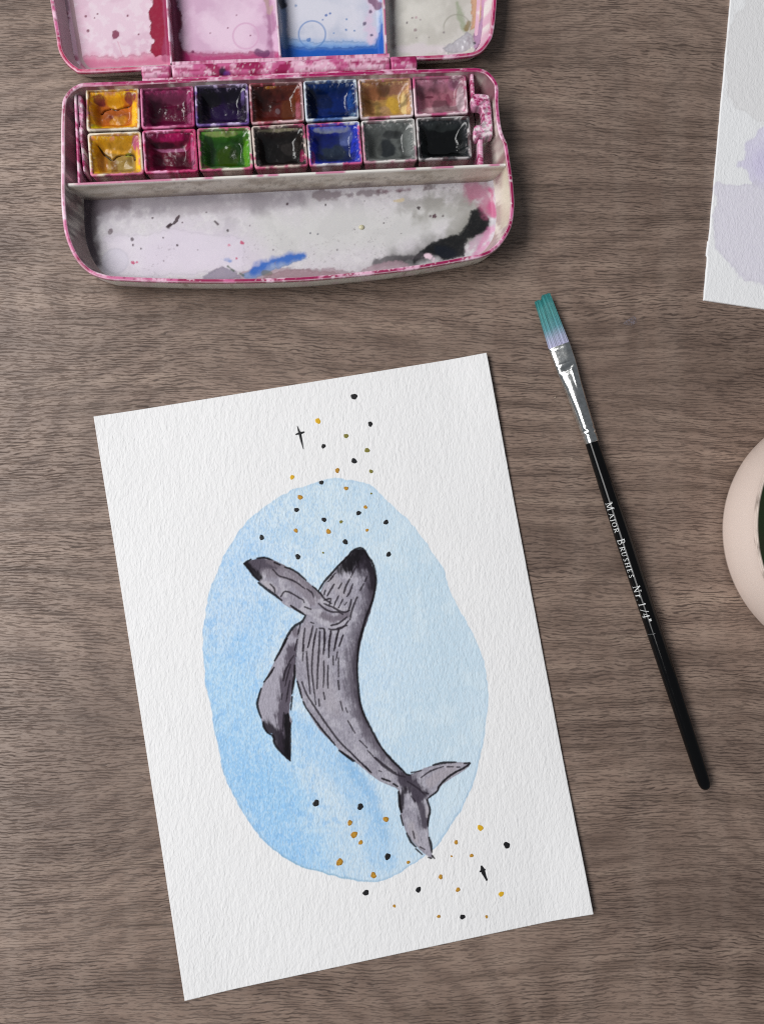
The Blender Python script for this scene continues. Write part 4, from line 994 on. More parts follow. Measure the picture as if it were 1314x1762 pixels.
# u runs left to right, v from the front edge (0) to the back edge (1); wall, floor, rim-stain colours
PANS = [
 dict(lab='golden yellow paint pan with a brown cracked middle, back row left end', wall=(236, 168, 14), floor=(178, 92, 22), rim=(226, 214, 196), st=(150, 40, 84), depth=4.6, wet=0,
      bl=[(0.45,0.52,0.30,0.22,(150,78,34),0.8,0.9),(0.55,0.35,0.22,0.16,(206,140,30),0.8,1.0),(0.18,0.85,0.16,0.14,(104,26,40),0.85,0.9),(0.86,0.88,0.16,0.14,(112,28,52),0.85,0.9),(0.12,0.10,0.10,0.10,(196,186,20),0.8,0.8),(0.5,0.80,0.22,0.10,(222,160,22),0.85,0.5),(0.40,0.45,0.06,0.05,(120,50,50),0.7,0.6),(0.9,0.45,0.06,0.35,(238,196,60),0.7,0.5),(0.15,0.4,0.08,0.3,(150,84,22),0.6,0.7)],
      cr=[[(0.20,0.56),(0.28,0.66),(0.42,0.70),(0.52,0.66),(0.62,0.72),(0.82,0.75)]]),
 dict(lab='dark magenta paint pan next to the cracked yellow ones, back row', wall=(146, 40, 92), floor=(104, 14, 56), rim=(220, 130, 172), st=(160, 30, 92), depth=4.8, wet=1,
      bl=[(0.2,0.5,0.16,0.5,(74,8,40),0.8,0.7),(0.5,0.9,0.5,0.14,(150,70,104),0.6,1.1),(0.93,0.5,0.06,0.5,(186,96,140),0.7,0.9),(0.5,0.03,0.5,0.06,(190,60,120),0.7,0.9)], cr=[]),
 dict(lab='near-black violet paint pan with lilac edges', wall=(34, 22, 48), floor=(40, 16, 66), rim=(196, 178, 214), st=(92, 52, 140), depth=4.6, wet=1,
      bl=[(0.22,0.8,0.22,0.2,(20,16,20),0.9,0.9),(0.75,0.82,0.2,0.14,(26,20,34),0.8,0.9),(0.12,0.4,0.1,0.5,(20,14,26),0.8,0.7),(0.30,0.15,0.2,0.14,(60,46,76),0.5,1.0),(0.93,0.75,0.05,0.2,(150,124,200),0.6,0.8)], cr=[]),
 dict(lab='red-brown paint pan between the violet and deep blue ones', wall=(104, 46, 34), floor=(98, 36, 32), rim=(224, 188, 192), st=(180, 66, 90), depth=4.4, wet=1,
      bl=[(0.2,0.75,0.3,0.3,(66,24,18),0.8,0.8),(0.75,0.45,0.2,0.35,(118,64,32),0.7,0.8),(0.93,0.25,0.08,0.3,(206,110,132),0.8,1.0),(0.95,0.75,0.06,0.25,(150,62,44),0.7,0.7),(0.5,0.42,0.06,0.09,(132,112,118),0.7,1.0),(0.4,0.97,0.12,0.04,(222,150,40),0.8,0.8)], cr=[]),
 dict(lab='deep navy blue paint pan in the back row', wall=(16, 48, 110), floor=(8, 40, 116), rim=(214, 222, 230), st=(40, 90, 160), depth=5.0, wet=1,
      bl=[(0.10,0.45,0.12,0.6,(6,14,30),0.9,0.6),(0.3,0.7,0.25,0.25,(8,26,62),0.7,0.8),(0.9,0.4,0.06,0.5,(30,88,176),0.8,0.6),(0.92,0.1,0.08,0.12,(140,180,210),0.7,0.8)], cr=[]),
 dict(lab='pale ochre paint pan next to the dusty pink one', wall=(206, 158, 108), floor=(188, 146, 82), rim=(232, 214, 216), st=(206, 110, 146), depth=4.6, wet=0,
      bl=[(0.25,0.8,0.35,0.22,(146,84,60),0.8,1.0),(0.7,0.85,0.3,0.14,(162,110,96),0.8,1.0),(0.15,0.4,0.14,0.4,(136,88,56),0.7,1.0),(0.66,0.45,0.14,0.3,(206,164,62),0.9,0.7),(0.45,0.25,0.2,0.2,(190,150,112),0.7,0.9),(0.88,0.4,0.06,0.4,(244,216,150),0.8,0.6),(0.33,0.3,0.06,0.2,(206,170,86),0.6,0.8)], cr=[]),
 dict(lab='dusty pink paint pan at the right end, back row', wall=(196, 130, 152), floor=(176, 116, 130), rim=(234, 206, 214), st=(190, 60, 120), depth=4.8, wet=0,
      bl=[(0.5,0.2,0.4,0.2,(214,172,180),0.8,0.9),(0.4,0.6,0.4,0.25,(152,84,102),0.6,1.0),(0.93,0.4,0.08,0.5,(240,214,222),0.9,0.4),(0.3,0.66,0.12,0.04,(110,40,62),0.8,1.2),(0.7,0.55,0.05,0.2,(130,56,80),0.6,1.2),(0.82,0.88,0.12,0.1,(202,130,166),0.7,0.8)], cr=[]),
 dict(lab='mustard yellow paint pan with a crack, front row left end', wall=(228, 162, 18), floor=(160, 122, 50), rim=(232, 220, 200), st=(206, 90, 140), depth=4.8, wet=0,
      bl=[(0.60,0.34,0.26,0.28,(150,124,64),0.9,0.5),(0.4,0.3,0.08,0.3,(112,66,20),0.7,0.7),(0.16,0.4,0.10,0.5,(176,108,26),0.7,0.8),(0.45,0.80,0.35,0.16,(212,152,26),0.8,0.6),(0.93,0.82,0.10,0.22,(196,80,140),0.85,1.0),(0.72,0.62,0.08,0.06,(142,150,50),0.7,0.8),(0.93,0.35,0.05,0.4,(240,196,50),0.8,0.5),(0.5,0.10,0.4,0.05,(206,160,96),0.7,0.9)],
      cr=[[(0.11,0.82),(0.20,0.66),(0.29,0.58),(0.36,0.50),(0.48,0.60),(0.62,0.64),(0.80,0.62),(0.85,0.45)]]),
 dict(lab='crimson paint pan in the front row beside mustard yellow', wall=(158, 20, 74), floor=(108, 10, 46), rim=(232, 160, 196), st=(196, 20, 100), depth=5.2, wet=0,
      bl=[(0.5,0.93,0.5,0.08,(206,30,112),0.85,0.9),(0.35,0.80,0.28,0.07,(58,6,28),0.85,0.9),(0.5,0.70,0.4,0.05,(206,120,166),0.75,1.0),(0.85,0.78,0.1,0.12,(176,16,80),0.8,0.6),(0.22,0.3,0.14,0.3,(66,6,32),0.8,0.7),(0.95,0.4,0.05,0.5,(226,130,176),0.8,0.7)], cr=[]),
 dict(lab='green paint pan with a dark olive middle', wall=(72, 142, 40), floor=(44, 92, 30), rim=(228, 222, 208), st=(196, 60, 120), depth=5.0, wet=1,
      bl=[(0.14,0.45,0.14,0.5,(40,66,38),0.8,0.8),(0.52,0.42,0.26,0.34,(56,84,8),0.97,0.25),(0.92,0.45,0.07,0.5,(112,182,44),0.9,0.5),(0.5,0.96,0.4,0.06,(196,212,128),0.8,0.8),(0.08,0.08,0.12,0.1,(122,24,62),0.8,0.9),(0.3,0.10,0.25,0.08,(120,130,110),0.6,0.9)], cr=[]),
 dict(lab='black-brown paint pan below the red-brown one', wall=(44, 36, 34), floor=(30, 25, 24), rim=(214, 196, 186), st=(196, 70, 120), depth=4.8, wet=1,
      bl=[(0.94,0.25,0.05,0.2,(190,50,106),0.8,0.8),(0.5,0.05,0.5,0.06,(150,110,116),0.7,1.1),(0.7,0.6,0.2,0.2,(62,56,54),0.6,1.1),(0.5,0.97,0.45,0.04,(206,196,160),0.7,1.0),(0.3,0.5,0.2,0.3,(20,17,16),0.7,0.8)], cr=[]),
 dict(lab='ultramarine blue paint pan with a murky grey centre', wall=(44, 62, 200), floor=(42, 56, 120), rim=(222, 222, 226), st=(206, 60, 130), depth=4.8, wet=1,
      bl=[(0.48,0.40,0.30,0.30,(48,60,72),0.9,0.8),(0.3,0.75,0.3,0.2,(20,34,120),0.7,0.8),(0.75,0.75,0.16,0.2,(120,136,200),0.6,1.1),(0.9,0.35,0.07,0.4,(46,66,220),0.9,0.6),(0.45,0.93,0.35,0.06,(206,214,222),0.7,1.1),(0.04,0.2,0.05,0.2,(190,50,110),0.8,0.9)], cr=[]),
 dict(lab='grey paint pan with a dark charcoal hollow', wall=(132, 136, 134), floor=(112, 116, 114), rim=(228, 222, 218), st=(190, 130, 150), depth=4.8, wet=1,
      bl=[(0.46,0.45,0.20,0.28,(48,52,56),0.95,0.5),(0.2,0.5,0.16,0.5,(104,106,102),0.6,0.9),(0.62,0.80,0.20,0.08,(62,64,66),0.7,0.9),(0.5,0.08,0.4,0.08,(156,158,156),0.7,0.9)], cr=[]),
 dict(lab='black paint pan at the right end of the front row', wall=(36, 40, 42), floor=(14, 15, 17), rim=(196, 190, 190), st=(60, 60, 64), depth=5.0, wet=1,
      bl=[(0.45,0.4,0.32,0.36,(8,9,10),0.97,0.4),(0.5,0.9,0.3,0.08,(70,76,76),0.6,1.1),(0.1,0.5,0.08,0.4,(60,66,66),0.6,1.0)], cr=[]),
]
for r in range(2):
    for c in range(7):
        S = PANS[r * 7 + c]; (tl0, tr0), (bl0, br0) = rows[r]
        q = [lerp(tl0, tr0, c / 7), lerp(tl0, tr0, (c + 1) / 7), lerp(bl0, br0, (c + 1) / 7), lerp(bl0, br0, c / 7)]
        TL, TR, BR, BL = [at(p[0], p[1], PZ)[:2] for p in q]
        ctr = (TL + TR + BR + BL) / 4
        rr_ = random.Random(100 + r * 7 + c); a_ = rr_.uniform(-0.012, 0.012); ca, sa = math.cos(a_), math.sin(a_)
        fit = lambda P: ctr + ((P - ctr) * (1 - 0.022)) @ np.array([[ca, sa], [-sa, ca]])
        TL, TR, BR, BL = map(fit, (TL, TR, BR, BL))
        ztop = PZ + rr_.uniform(-0.25, 0.15)
        org = np.array([ctr[0], ctr[1], 1.8])
        pan = thing('paint_pan', S['lab'], 'paint pan', org, 'half pans in the paint box')
        def quad_pt(u, v): return (BL * ((1 - u) * (1 - v))[..., None] + BR * (u * (1 - v))[..., None] + TR * (u * v)[..., None] + TL * ((1 - u) * v)[..., None])
        W_, H_ = np.linalg.norm(BR - BL), np.linalg.norm(TL - BL)
        # plastic cup: loops round the square, finely divided
        def sq(inset, z, rad=1.0):
            n = 28; a, b_ = inset / W_, inset / H_
            t = np.linspace(0, 1, n, endpoint=False)
            uu = np.concatenate([a + (1 - 2 * a) * t, np.full(n, 1 - a), 1 - a - (1 - 2 * a) * t, np.full(n, a)])
            vv = np.concatenate([np.full(n, b_), b_ + (1 - 2 * b_) * t, np.full(n, 1 - b_), 1 - b_ - (1 - 2 * b_) * t])
            # rounded corners
            x = (uu - 0.5) * W_; y = (vv - 0.5) * H_; hx, hy = W_ / 2 - inset, H_ / 2 - inset
            k = max(0.05, rad - inset)
            ox = np.clip(np.abs(x) - (hx - k), 0, None); oy = np.clip(np.abs(y) - (hy - k), 0, None); L = np.hypot(ox, oy)
            sc = np.where((L > k) & (ox > 0) & (oy > 0), k / np.maximum(L, 1e-9), 1)
            x = np.sign(x) * np.where((ox > 0) & (oy > 0), hx - k + ox * sc, np.abs(x)); y = np.sign(y) * np.where((ox > 0) & (oy > 0), hy - k + oy * sc, np.abs(y))
            P = quad_pt(x / W_ + 0.5, y / H_ + 0.5)
            return with_z(P, z), x / W_ + 0.5, y / H_ + 0.5
        lp = [sq(i_, z_) for i_, z_ in ((1.5, 1.9), (0.9, 4.0), (0.35, ztop - 2.2), (0.32, ztop - 1.6), (0.05, ztop - 1.5), (0.0, ztop - 0.3), (0.12, ztop - 0.06), (0.32, ztop), (0.68, ztop), (0.9, ztop - 0.08), (1.05, ztop - 0.4), (1.5, ztop - 4.5))]
        V, F = loft([l[0] for l in lp], True, False)
        C = np.tile(srgb(S['rim']), (len(V), 1)); seed = 400 + 17 * (r * 7 + c)
        n = fbm(V[:, 0] / 5.5, V[:, 1] / 5.5, 399, 4, 0.55); m_ = fbm(V[:, 0] / 0.9, V[:, 1] / 0.9, seed + 1, 3)
        k = np.repeat(np.arange(len(lp)), len(lp[0][0]))
        mixc(C, S['st'], 0.9 * sm(0.49, 0.57, n)); mixc(C, tuple(np.array(S['st']) * 0.55), 0.6 * sm(0.60, 0.68, n * 0.6 + m_ * 0.4))
        mixc(C, tuple(np.array(S['wall']) * 0.8), 0.85 * (k >= 8) * sm(0.30, 0.46, m_)); mixc(C, (96, 60, 66), 0.5 * sm(0.54, 0.70, fbm(V[:, 0] / 3.0, V[:, 1] / 3.0, seed + 11, 4)))
        mixc(C, (140, 56, 84), 0.75 * (k <= 3) * sm(0.30, 0.5, n) * (1 if c > 2 or r == 0 else 0.25)); mixc(C, (150, 130, 118), 0.5 * (k <= 3) * sm(0.5, 0.6, m_))
        mesh_obj('cup', V, F, cup_m, pan, org, C)
        # the cake of paint: worn into a hollow, creeping up the walls
        N1, N2 = 92, 78
        u, v = np.meshgrid(np.linspace(0, 1, N1), np.linspace(0, 1, N2)); u, v = u.ravel(), v.ravel()
        ins = 0.97; iu, iv = ins / W_, ins / H_
        P = quad_pt(iu + (1 - 2 * iu) * u, iv + (1 - 2 * iv) * v)
        e = np.minimum(np.minimum(u, 1 - u) * W_, np.minimum(v, 1 - v) * H_)              # mm from the edge
        e2 = -np.log(np.exp(-u * W_ / 0.8) + np.exp(-(1 - u) * W_ / 0.8) + np.exp(-v * H_ / 0.8) + np.exp(-(1 - v) * H_ / 0.8)) * 0.8
        n1 = fbm(u * 3.4 + c, v * 3 + r, seed + 2, 3); n2 = fbm(u * 9, v * 8, seed + 3, 3); n3 = fbm(u * 22, v * 19, seed + 5, 2)
        hollow = sm(-0.8, 4.6 + 2.6 * (n1 - 0.5), np.clip(e2, 0, None))
        zz = ztop - 0.55 - S['depth'] * 0.86 * (hollow + 0.16 * (n1 - 0.5)) - 0.26 * (n2 - 0.5) * sm(0, 2.0, e) - 0.05 * (n3 - 0.5)
        Cp = np.tile(srgb(S['wall']), (len(u), 1))
        mixc(Cp, S['floor'], sm(0.35, 0.95, hollow + (n2 - 0.5) * 0.35))
        blobs(Cp, u, v, S['bl'], seed + 4)  # stains, with lit right and shaded left walls put into the colour
        for cpts in S['cr']:
            zz = zz - 0.9 * crack(Cp, u, v, cpts, 0.022, seed=seed)
            zz = zz + 0.5 * sm(0.0, 0.2, seg_dist(u, v, cpts)) * sm(0.35, 0.15, seg_dist(u, v, cpts))
        dk = 0.98 if c == 0 else 0.80 if (c == 0 or (r, c) in ((0, 5), (0, 6))) else 0.58
        Cp *= dk * (0.80 + 0.4 * fbm(u * 9, v * 8, seed + 6, 3))[:, None]
        # crusty dried specks towards the edges, and dark grime in the corners
        sp = fbm(u * 46, v * 40, seed + 9, 2)
        mixc(Cp, tuple(np.clip(np.array(S['wall']) * 1.35 + 22, 0, 255)), 0.28 * sm(0.60, 0.70, sp) * sm(2.2, 0.4, e))
        mixc(Cp, tuple(np.array(S['floor']) * 0.30), 0.6 * sm(0.54, 0.72, fbm(u * 3.5, v * 3, seed + 10, 3)) * (1 - 0.5 * (c == 0)))
        mixc(Cp, tuple(np.array(S['floor']) * 0.25), 0.15 * sm(0.36, 0.30, sp))
        mixc(Cp, S['rim'], 0.35 * sm(0.62, 0.75, n3) * sm(1.6, 0.2, e))
        mixc(Cp, S['st'] if c in (0, 1, 6) else S['wall'], 0.55 * sm(0.52, 0.66, fbm(u * 5, v * 5, seed + 8, 3)) * sm(2.0, 0.2, e))
        mesh_obj('paint', np.column_stack([P, zz]), grid_faces(N1, N2), paint_wet if S['wet'] else paint_m, pan, org, Cp)

# ------------------------------------------------------------------ the flat brush
tipA, endA = at(931.5, 508, 2.4), at(1214, 1358, 2.3)
t_ = (endA - tipA); t_[2] = 0; LB = np.linalg.norm(t_); t_ /= LB
sd_ = np.array([-t_[1], t_[0], 0.0])                       # towards the right in the picture
if sd_[0] < 0: sd_ = -sd_
def s_of(u, v): return float((at(u, v, 3.0) - tipA)[:2] @ t_[:2])
S1, S2 = s_of(960, 595.5), s_of(1015.5, 762.5)
BR_ORG = np.array([*(tipA + t_ * LB / 2)[:2], 0])
brush = thing('paintbrush', 'flat paintbrush with teal bristles, silver ferrule and glossy black handle', 'paintbrush', BR_ORG)
zs = np.array([0, S1, S1 + 8, S2, s_of(1062, 905), s_of(1122, 1090), LB]); zv = np.array([2.0, 2.75, 3.0, 3.25, 3.3, 3.0, 2.35])
def axis(s):
    s = np.asarray(s, float)
    return tipA[None] * np.array([1, 1, 0]) + s[..., None] * t_ + np.stack([0 * s, 0 * s, np.interp(s, zs, zv)], -1)
ROLL = math.radians(19)                                    # the flat of the brush faces a little to the left
sr_ = sd_ * math.cos(ROLL) + np.array([0, 0, math.sin(ROLL)]); ur_ = -sd_ * math.sin(ROLL) + np.array([0, 0, math.cos(ROLL)])
def sweep(ss, wfn, hfn, pfn, n=56, z_up=None):
    an = np.arange(n) * 2 * math.pi / n; lp = []
    for s in ss:
        w, h, p = wfn(s), hfn(s), pfn(s); A = axis(np.array([s]))[0]
        cu = np.sign(np.cos(an)) * np.abs(np.cos(an)) ** (2 / p); cv_ = np.sign(np.sin(an)) * np.abs(np.sin(an)) ** (2 / p)
        L = A + (w * cu)[:, None] * sr_ + (h * cv_)[:, None] * ur_
        lp.append(L)
    return lp, an
# ferrule
def metal_mat():
    m, nt, b = mat('nickel_ferrule')
    b.inputs['Metallic'].default_value = 1.0; b.inputs['Roughness'].default_value = 0.16
    tc = nd(nt, 'ShaderNodeTexCoord').outputs['Object']
    n = noise_node(nt, tc, 700, 4, 0.6); c = ramp(nt, n, [(0.3, (0.52, 0.52, 0.50)), (0.7, (0.80, 0.80, 0.78))]); nt.links.new(c, b.inputs['Base Color'])
    r = math_node(nt, 'MULTIPLY_ADD', noise_node(nt, tc, 260, 4, 0.6), 0.22); r.node.inputs[2].default_value = 0.05; nt.links.new(r, b.inputs['Roughness'])
    bump(nt, b, noise_node(nt, tc, 420, 3, 0.5), 1.0, 0.00006)
    return m
LF = S2 - S1
fx = np.array([0, 0.18, 0.215, 0.26, 0.30, 0.45, 0.70, 1.0])
fw_ = np.array([4.15, 4.0, 3.95, 3.85, 3.75, 3.4, 3.05, 2.68]); fh_ = np.array([1.35, 1.45, 1.75, 1.30, 1.75, 2.45, 2.75, 2.62]); fp_ = np.array([3.6, 3.6, 3.2, 2.8, 2.5, 2.2, 2.0, 2.0])
def ringw(x): return -0.17 * math.exp(-((x - 0.865) / 0.012) ** 2) - 0.17 * math.exp(-((x - 0.915) / 0.012) ** 2)
ss = np.concatenate([np.linspace(0, 0.34, 60), np.linspace(0.345, 0.84, 40), np.linspace(0.845, 1.0, 48)])
lp, an = sweep(S1 + ss * LF, lambda s: np.interp((s - S1) / LF, fx, fw_) + ringw((s - S1) / LF), lambda s: np.interp((s - S1) / LF, fx, fh_) + ringw((s - S1) / LF), lambda s: np.interp((s - S1) / LF, fx, fp_), 64)
for x, L in zip(ss, lp):
    up = np.sin(an) > 0.0
    un = np.cos(an)
    # pressed panel on the flat, a V-shaped dent behind it, dimples in the crimp
    panel = sm(0.02, 0.035, x) * sm(0.185, 0.17, x) * sm(0.83, 0.78, np.abs(un))
    L += np.where(up, 0.16 * panel, 0)[:, None] * ur_
    dent = math.exp(-((x - 0.225) / 0.022) ** 2) * np.exp(-((un - 0.25) / 0.4) ** 2)
    L -= np.where(up, 0.55 * dent, 0)[:, None] * ur_
    crease = np.exp(-((un - 0.35 - 0.5 * (x - 0.25)) / 0.10) ** 2) * sm(0.22, 0.30, x) * sm(0.62, 0.40, x)
    L += np.where(up, 0.22 * crease, 0)[:, None] * ur_
    if 0.83 < x < 0.95: L[:, 2] += np.where(up, 0.14 * np.sin(7 * an + x * 90) * math.exp(-((x - 0.89) / 0.03) ** 2), 0)
V, F = loft(lp, True, True)
mesh_obj('ferrule', V, F, metal_mat(), brush, BR_ORG)
# handle
hm, nt, b = mat('black_lacquer'); b.inputs['Base Color'].default_value = (0.002, 0.002, 0.0022, 1); b.inputs['Specular IOR Level'].default_value = 0.28
tc = nd(nt, 'ShaderNodeTexCoord').outputs['Object']
r = math_node(nt, 'MULTIPLY_ADD', noise_node(nt, tc, 300, 4, 0.6), 0.12); r.node.inputs[2].default_value = 0.05; nt.links.new(r, b.inputs['Roughness'])
bump(nt, b, noise_node(nt, tc, 160, 2), 1.0, 0.00003)
hs = np.array([S2 - 1.5, S2, S2 + 12, S2 + 26, s_of(1070, 930), s_of(1095, 1010), s_of(1122, 1090), s_of(1165, 1220), LB - 5, LB - 2.2, LB - 0.8, LB - 0.1, LB + 0.25])
hr = np.array([2.40, 2.42, 2.62, 2.95, 3.12, 3.05, 2.86, 2.55, 2.30, 2.15, 1.70, 1.0, 0.1])
srs = np.concatenate([np.linspace(S2 - 1.5, LB - 5, 120), LB - 5 + 5.25 * np.sin(np.linspace(0.05, 1, 26) * math.pi / 2)])
from math import exp
seam = s_of(1121, 1089)
rf = lambda s: float(np.interp(s, hs, hr)) - 0.05 * exp(-((s - seam) / 0.12) ** 2) + (0.04 if s > seam else 0)
srs = np.sort(np.concatenate([srs, seam + np.linspace(-0.4, 0.4, 17)]))
zv_h = lambda s: np.interp(s, zs, zv)
lp, an = sweep(srs, rf, rf, lambda s: 2.0, 96)
V, F = loft(lp, True, True)
handle = mesh_obj('handle', V, F, hm, brush, BR_ORG)
wm, nt, b = mat('silver_lettering'); b.inputs['Base Color'].default_value = (0.66, 0.67, 0.66, 1); b.inputs['Roughness'].default_value = 0.45; b.inputs['Metallic'].default_value = 0.0
# seam line of the dipped end
lp, an = sweep([seam - 0.09, seam, seam + 0.09], lambda s: rf(s) + 0.012, lambda s: rf(s) + 0.012, lambda s: 2.0, 48)
V, F = loft(lp)
F = F[[k for k in range(len(F)) if 0.95 * math.pi / 2 < an[k % 48] < 2.75]]
sm_m = gloss_mat('seam_grey', (96, 98, 98), 0.4)
mesh_obj('seam', V, F, sm_m, handle, BR_ORG)
# lettering, wrapped round the handle; serif capitals drawn as strokes (x along the brush, y across)
TK, TN = 0.17, 0.085
def arc(cx, cy, rx, ry, a0, a1, n=12): return [(cx + rx * math.cos(math.radians(a0 + (a1 - a0) * k / n)), cy + ry * math.sin(math.radians(a0 + (a1 - a0) * k / n))) for k in range(n + 1)]
def serif(x, y, w=0.22): return ([(x - w, y), (x + w, y)], 0.055)
G = {
 'M': [([(0.14, 0), (0.17, 1)], TN), ([(0.17, 1), (0.5, 0.08)], TK), ([(0.5, 0.08), (0.83, 1)], TN), ([(0.83, 1), (0.88, 0)], TK), serif(0.14, 0.03, 0.13), serif(0.88, 0.03, 0.15), serif(0.12, 0.97, 0.1), serif(0.9, 0.97, 0.1)],
 'A': [([(0.08, 0), (0.5, 1)], TN), ([(0.48, 1), (0.92, 0)], TK), ([(0.24, 0.36), (0.76, 0.36)], TN), serif(0.08, 0.03, 0.15), serif(0.92, 0.03, 0.15)],
 'J': [([(0.62, 1), (0.62, 0.1), (0.5, -0.12), (0.25, -0.2)], TK), serif(0.62, 0.97, 0.26)],
 'O': [(arc(0.5, 0.5, 0.40, 0.46, 35, 145), TN), (arc(0.5, 0.5, 0.40, 0.46, 145, 215), TK), (arc(0.5, 0.5, 0.40, 0.46, 215, 325), TN), (arc(0.5, 0.5, 0.40, 0.46, -35, 35), TK)],
 'R': [([(0.22, 0), (0.22, 1)], TK), ([(0.22, 0.96), (0.5, 0.96)] + arc(0.5, 0.73, 0.27, 0.23, 90, -90) + [(0.22, 0.5)], 0.11), ([(0.45, 0.5), (0.92, 0.02)], TK), serif(0.22, 0.03, 0.2), serif(0.16, 0.97, 0.12), serif(0.9, 0.03, 0.1)],
 'B': [([(0.22, 0), (0.22, 1)], TK), ([(0.22, 0.96), (0.5, 0.96)] + arc(0.5, 0.75, 0.26, 0.21, 90, -90) + [(0.22, 0.54)], 0.11), ([(0.5, 0.54)] + arc(0.52, 0.29, 0.34, 0.25, 90, -90) + [(0.22, 0.04)], 0.12), serif(0.16, 0.03, 0.12), serif(0.16, 0.97, 0.12)],
 'U': [([(0.2, 1), (0.2, 0.35)] + arc(0.5, 0.35, 0.30, 0.32, 180, 270), TK), (arc(0.5, 0.35, 0.30, 0.32, 270, 360) + [(0.8, 1)], TN), serif(0.2, 0.97, 0.2), serif(0.8, 0.97, 0.18)],
 'S': [(arc(0.52, 0.74, 0.28, 0.23, 25, 180, 10) + [(0.34, 0.6), (0.66, 0.42)] + arc(0.5, 0.26, 0.30, 0.24, 10, -160, 10), 0.13)],
 'H': [([(0.2, 0), (0.2, 1)], TK), ([(0.8, 0), (0.8, 1)], TK), ([(0.2, 0.52), (0.8, 0.52)], TN), serif(0.2, 0.03, 0.2), serif(0.2, 0.97, 0.2), serif(0.8, 0.03, 0.2), serif(0.8, 0.97, 0.2)],
 'E': [([(0.24, 0), (0.24, 1)], TK), ([(0.1, 0.96), (0.82, 0.96), (0.84, 0.82)], TN), ([(0.24, 0.52), (0.7, 0.52)], TN), ([(0.1, 0.04), (0.86, 0.04), (0.9, 0.22)], TN)],
 'N': [([(0.16, 0), (0.16, 1)], TN), ([(0.14, 1), (0.84, 0)], TK), ([(0.84, 0), (0.84, 1)], TN), serif(0.16, 0.03, 0.16), serif(0.84, 0.97, 0.16), serif(0.1, 0.97, 0.1)],
 'r': [([(0.3, 0), (0.3, 0.95)], 0.22), ([(0.3, 0.6), (0.5, 0.88), (0.85, 0.9)], 0.18), serif(0.3, 0.03, 0.28), serif(0.18, 0.95, 0.14)],
 '.': [([(0.4, 0.0), (0.6, 0.0)], 0.24)],
 '1': [([(0.5, 0), (0.5, 1)], 0.16), ([(0.25, 0.8), (0.5, 0.97)], 0.10), serif(0.5, 0.03, 0.28)],
 '/': [([(0.1, -0.05), (0.9, 1.05)], 0.10)],
 '4': [([(0.68, 0), (0.68, 1)], 0.15), ([(0.66, 0.98), (0.1, 0.3), (0.95, 0.3)], 0.10), serif(0.68, 0.03, 0.2)],
 '"': [([(0.3, 1.0), (0.34, 0.72)], 0.2), ([(0.7, 1.0), (0.74, 0.72)], 0.2)],
}
TXT = [('M', 110, 168, 3.05, 1.0), ('A', 150, 287, 1.95, 0.70), ('J', 163, 345, 1.1, 0.70), ('O', 182, 407, 1.75, 0.70), ('R', 207, 482, 1.75, 0.70),
       ('B', 265, 632, 2.1, 1.0), ('R', 285, 725, 1.75, 0.70), ('U', 310, 793, 1.8, 0.70), ('S', 340, 863, 1.35, 0.70), ('H', 365, 932, 1.95, 0.70), ('E', 388, 1010, 1.55, 0.70), ('S', 410, 1078, 1.35, 0.70),
       ('N', 490, 1245, 2.5, 1.0), ('r', 497, 1342, 1.35, 0.66), ('.', 500, 1392, 0.9, 1.0), ('1', 550, 1450, 1.7, 1.0), ('/', 590, 1528, 1.5, 1.0), ('4', 605, 1592, 2.0, 1.0), ('"', 640, 1652, 1.25, 1.05)]
V, F = [], []
A_BASE, A_CAP = math.radians(-72), math.radians(-17)
def on_handle(s, y):
    a = A_BASE + (A_CAP - A_BASE) * y; rr = rf(s) + 0.045; A = axis(np.array([s]))[0]
    return A + rr * math.sin(a) * sd_ + rr * math.cos(a) * np.array([0, 0, 1.0])
for ch, zx, zy, wd, hh in TXT:
    sc_ = s_of(1030 + zx / 7.66, 850 + zy / 7.66)
    ysz = (A_CAP - A_BASE) * 3.1                                 # cap height along the surface in mm
    for pts, w in G[ch]:
        P = np.array(pts, float); Q = [P[0]]
        for k in range(len(P) - 1):
            m = max(1, int(np.hypot(*(P[k + 1] - P[k])) / 0.25))
            for j in range(1, m + 1): Q.append(P[k] + (P[k + 1] - P[k]) * j / m)
        Q = np.array(Q)
        # in mm: x along the brush, y across
        Mx = np.column_stack([(Q[:, 0] - 0.5) * wd, Q[:, 1] * hh * ysz])
        w_mm = w * ysz * (0.55 if hh < 1 else 0.62); n0 = len(V)
        for k in range(len(Mx)):
            d = Mx[min(k + 1, len(Mx) - 1)] - Mx[max(k - 1, 0)]; d = d / (np.linalg.norm(d) + 1e-9); nn = np.array([-d[1], d[0]]) * w_mm / 2
            for sg in (-1, 1):
                p = Mx[k] + sg * nn; V.append(on_handle(sc_ + p[0], p[1] / ysz))
        for k in range(len(Mx) - 1): F.append([n0 + 2 * k, n0 + 2 * k + 1, n0 + 2 * k + 3, n0 + 2 * k + 2])
# each stroke a hair above the last so that crossing strokes never share a plane
V = np.array(V)
mesh_obj('lettering', V, F, wm, handle, BR_ORG)
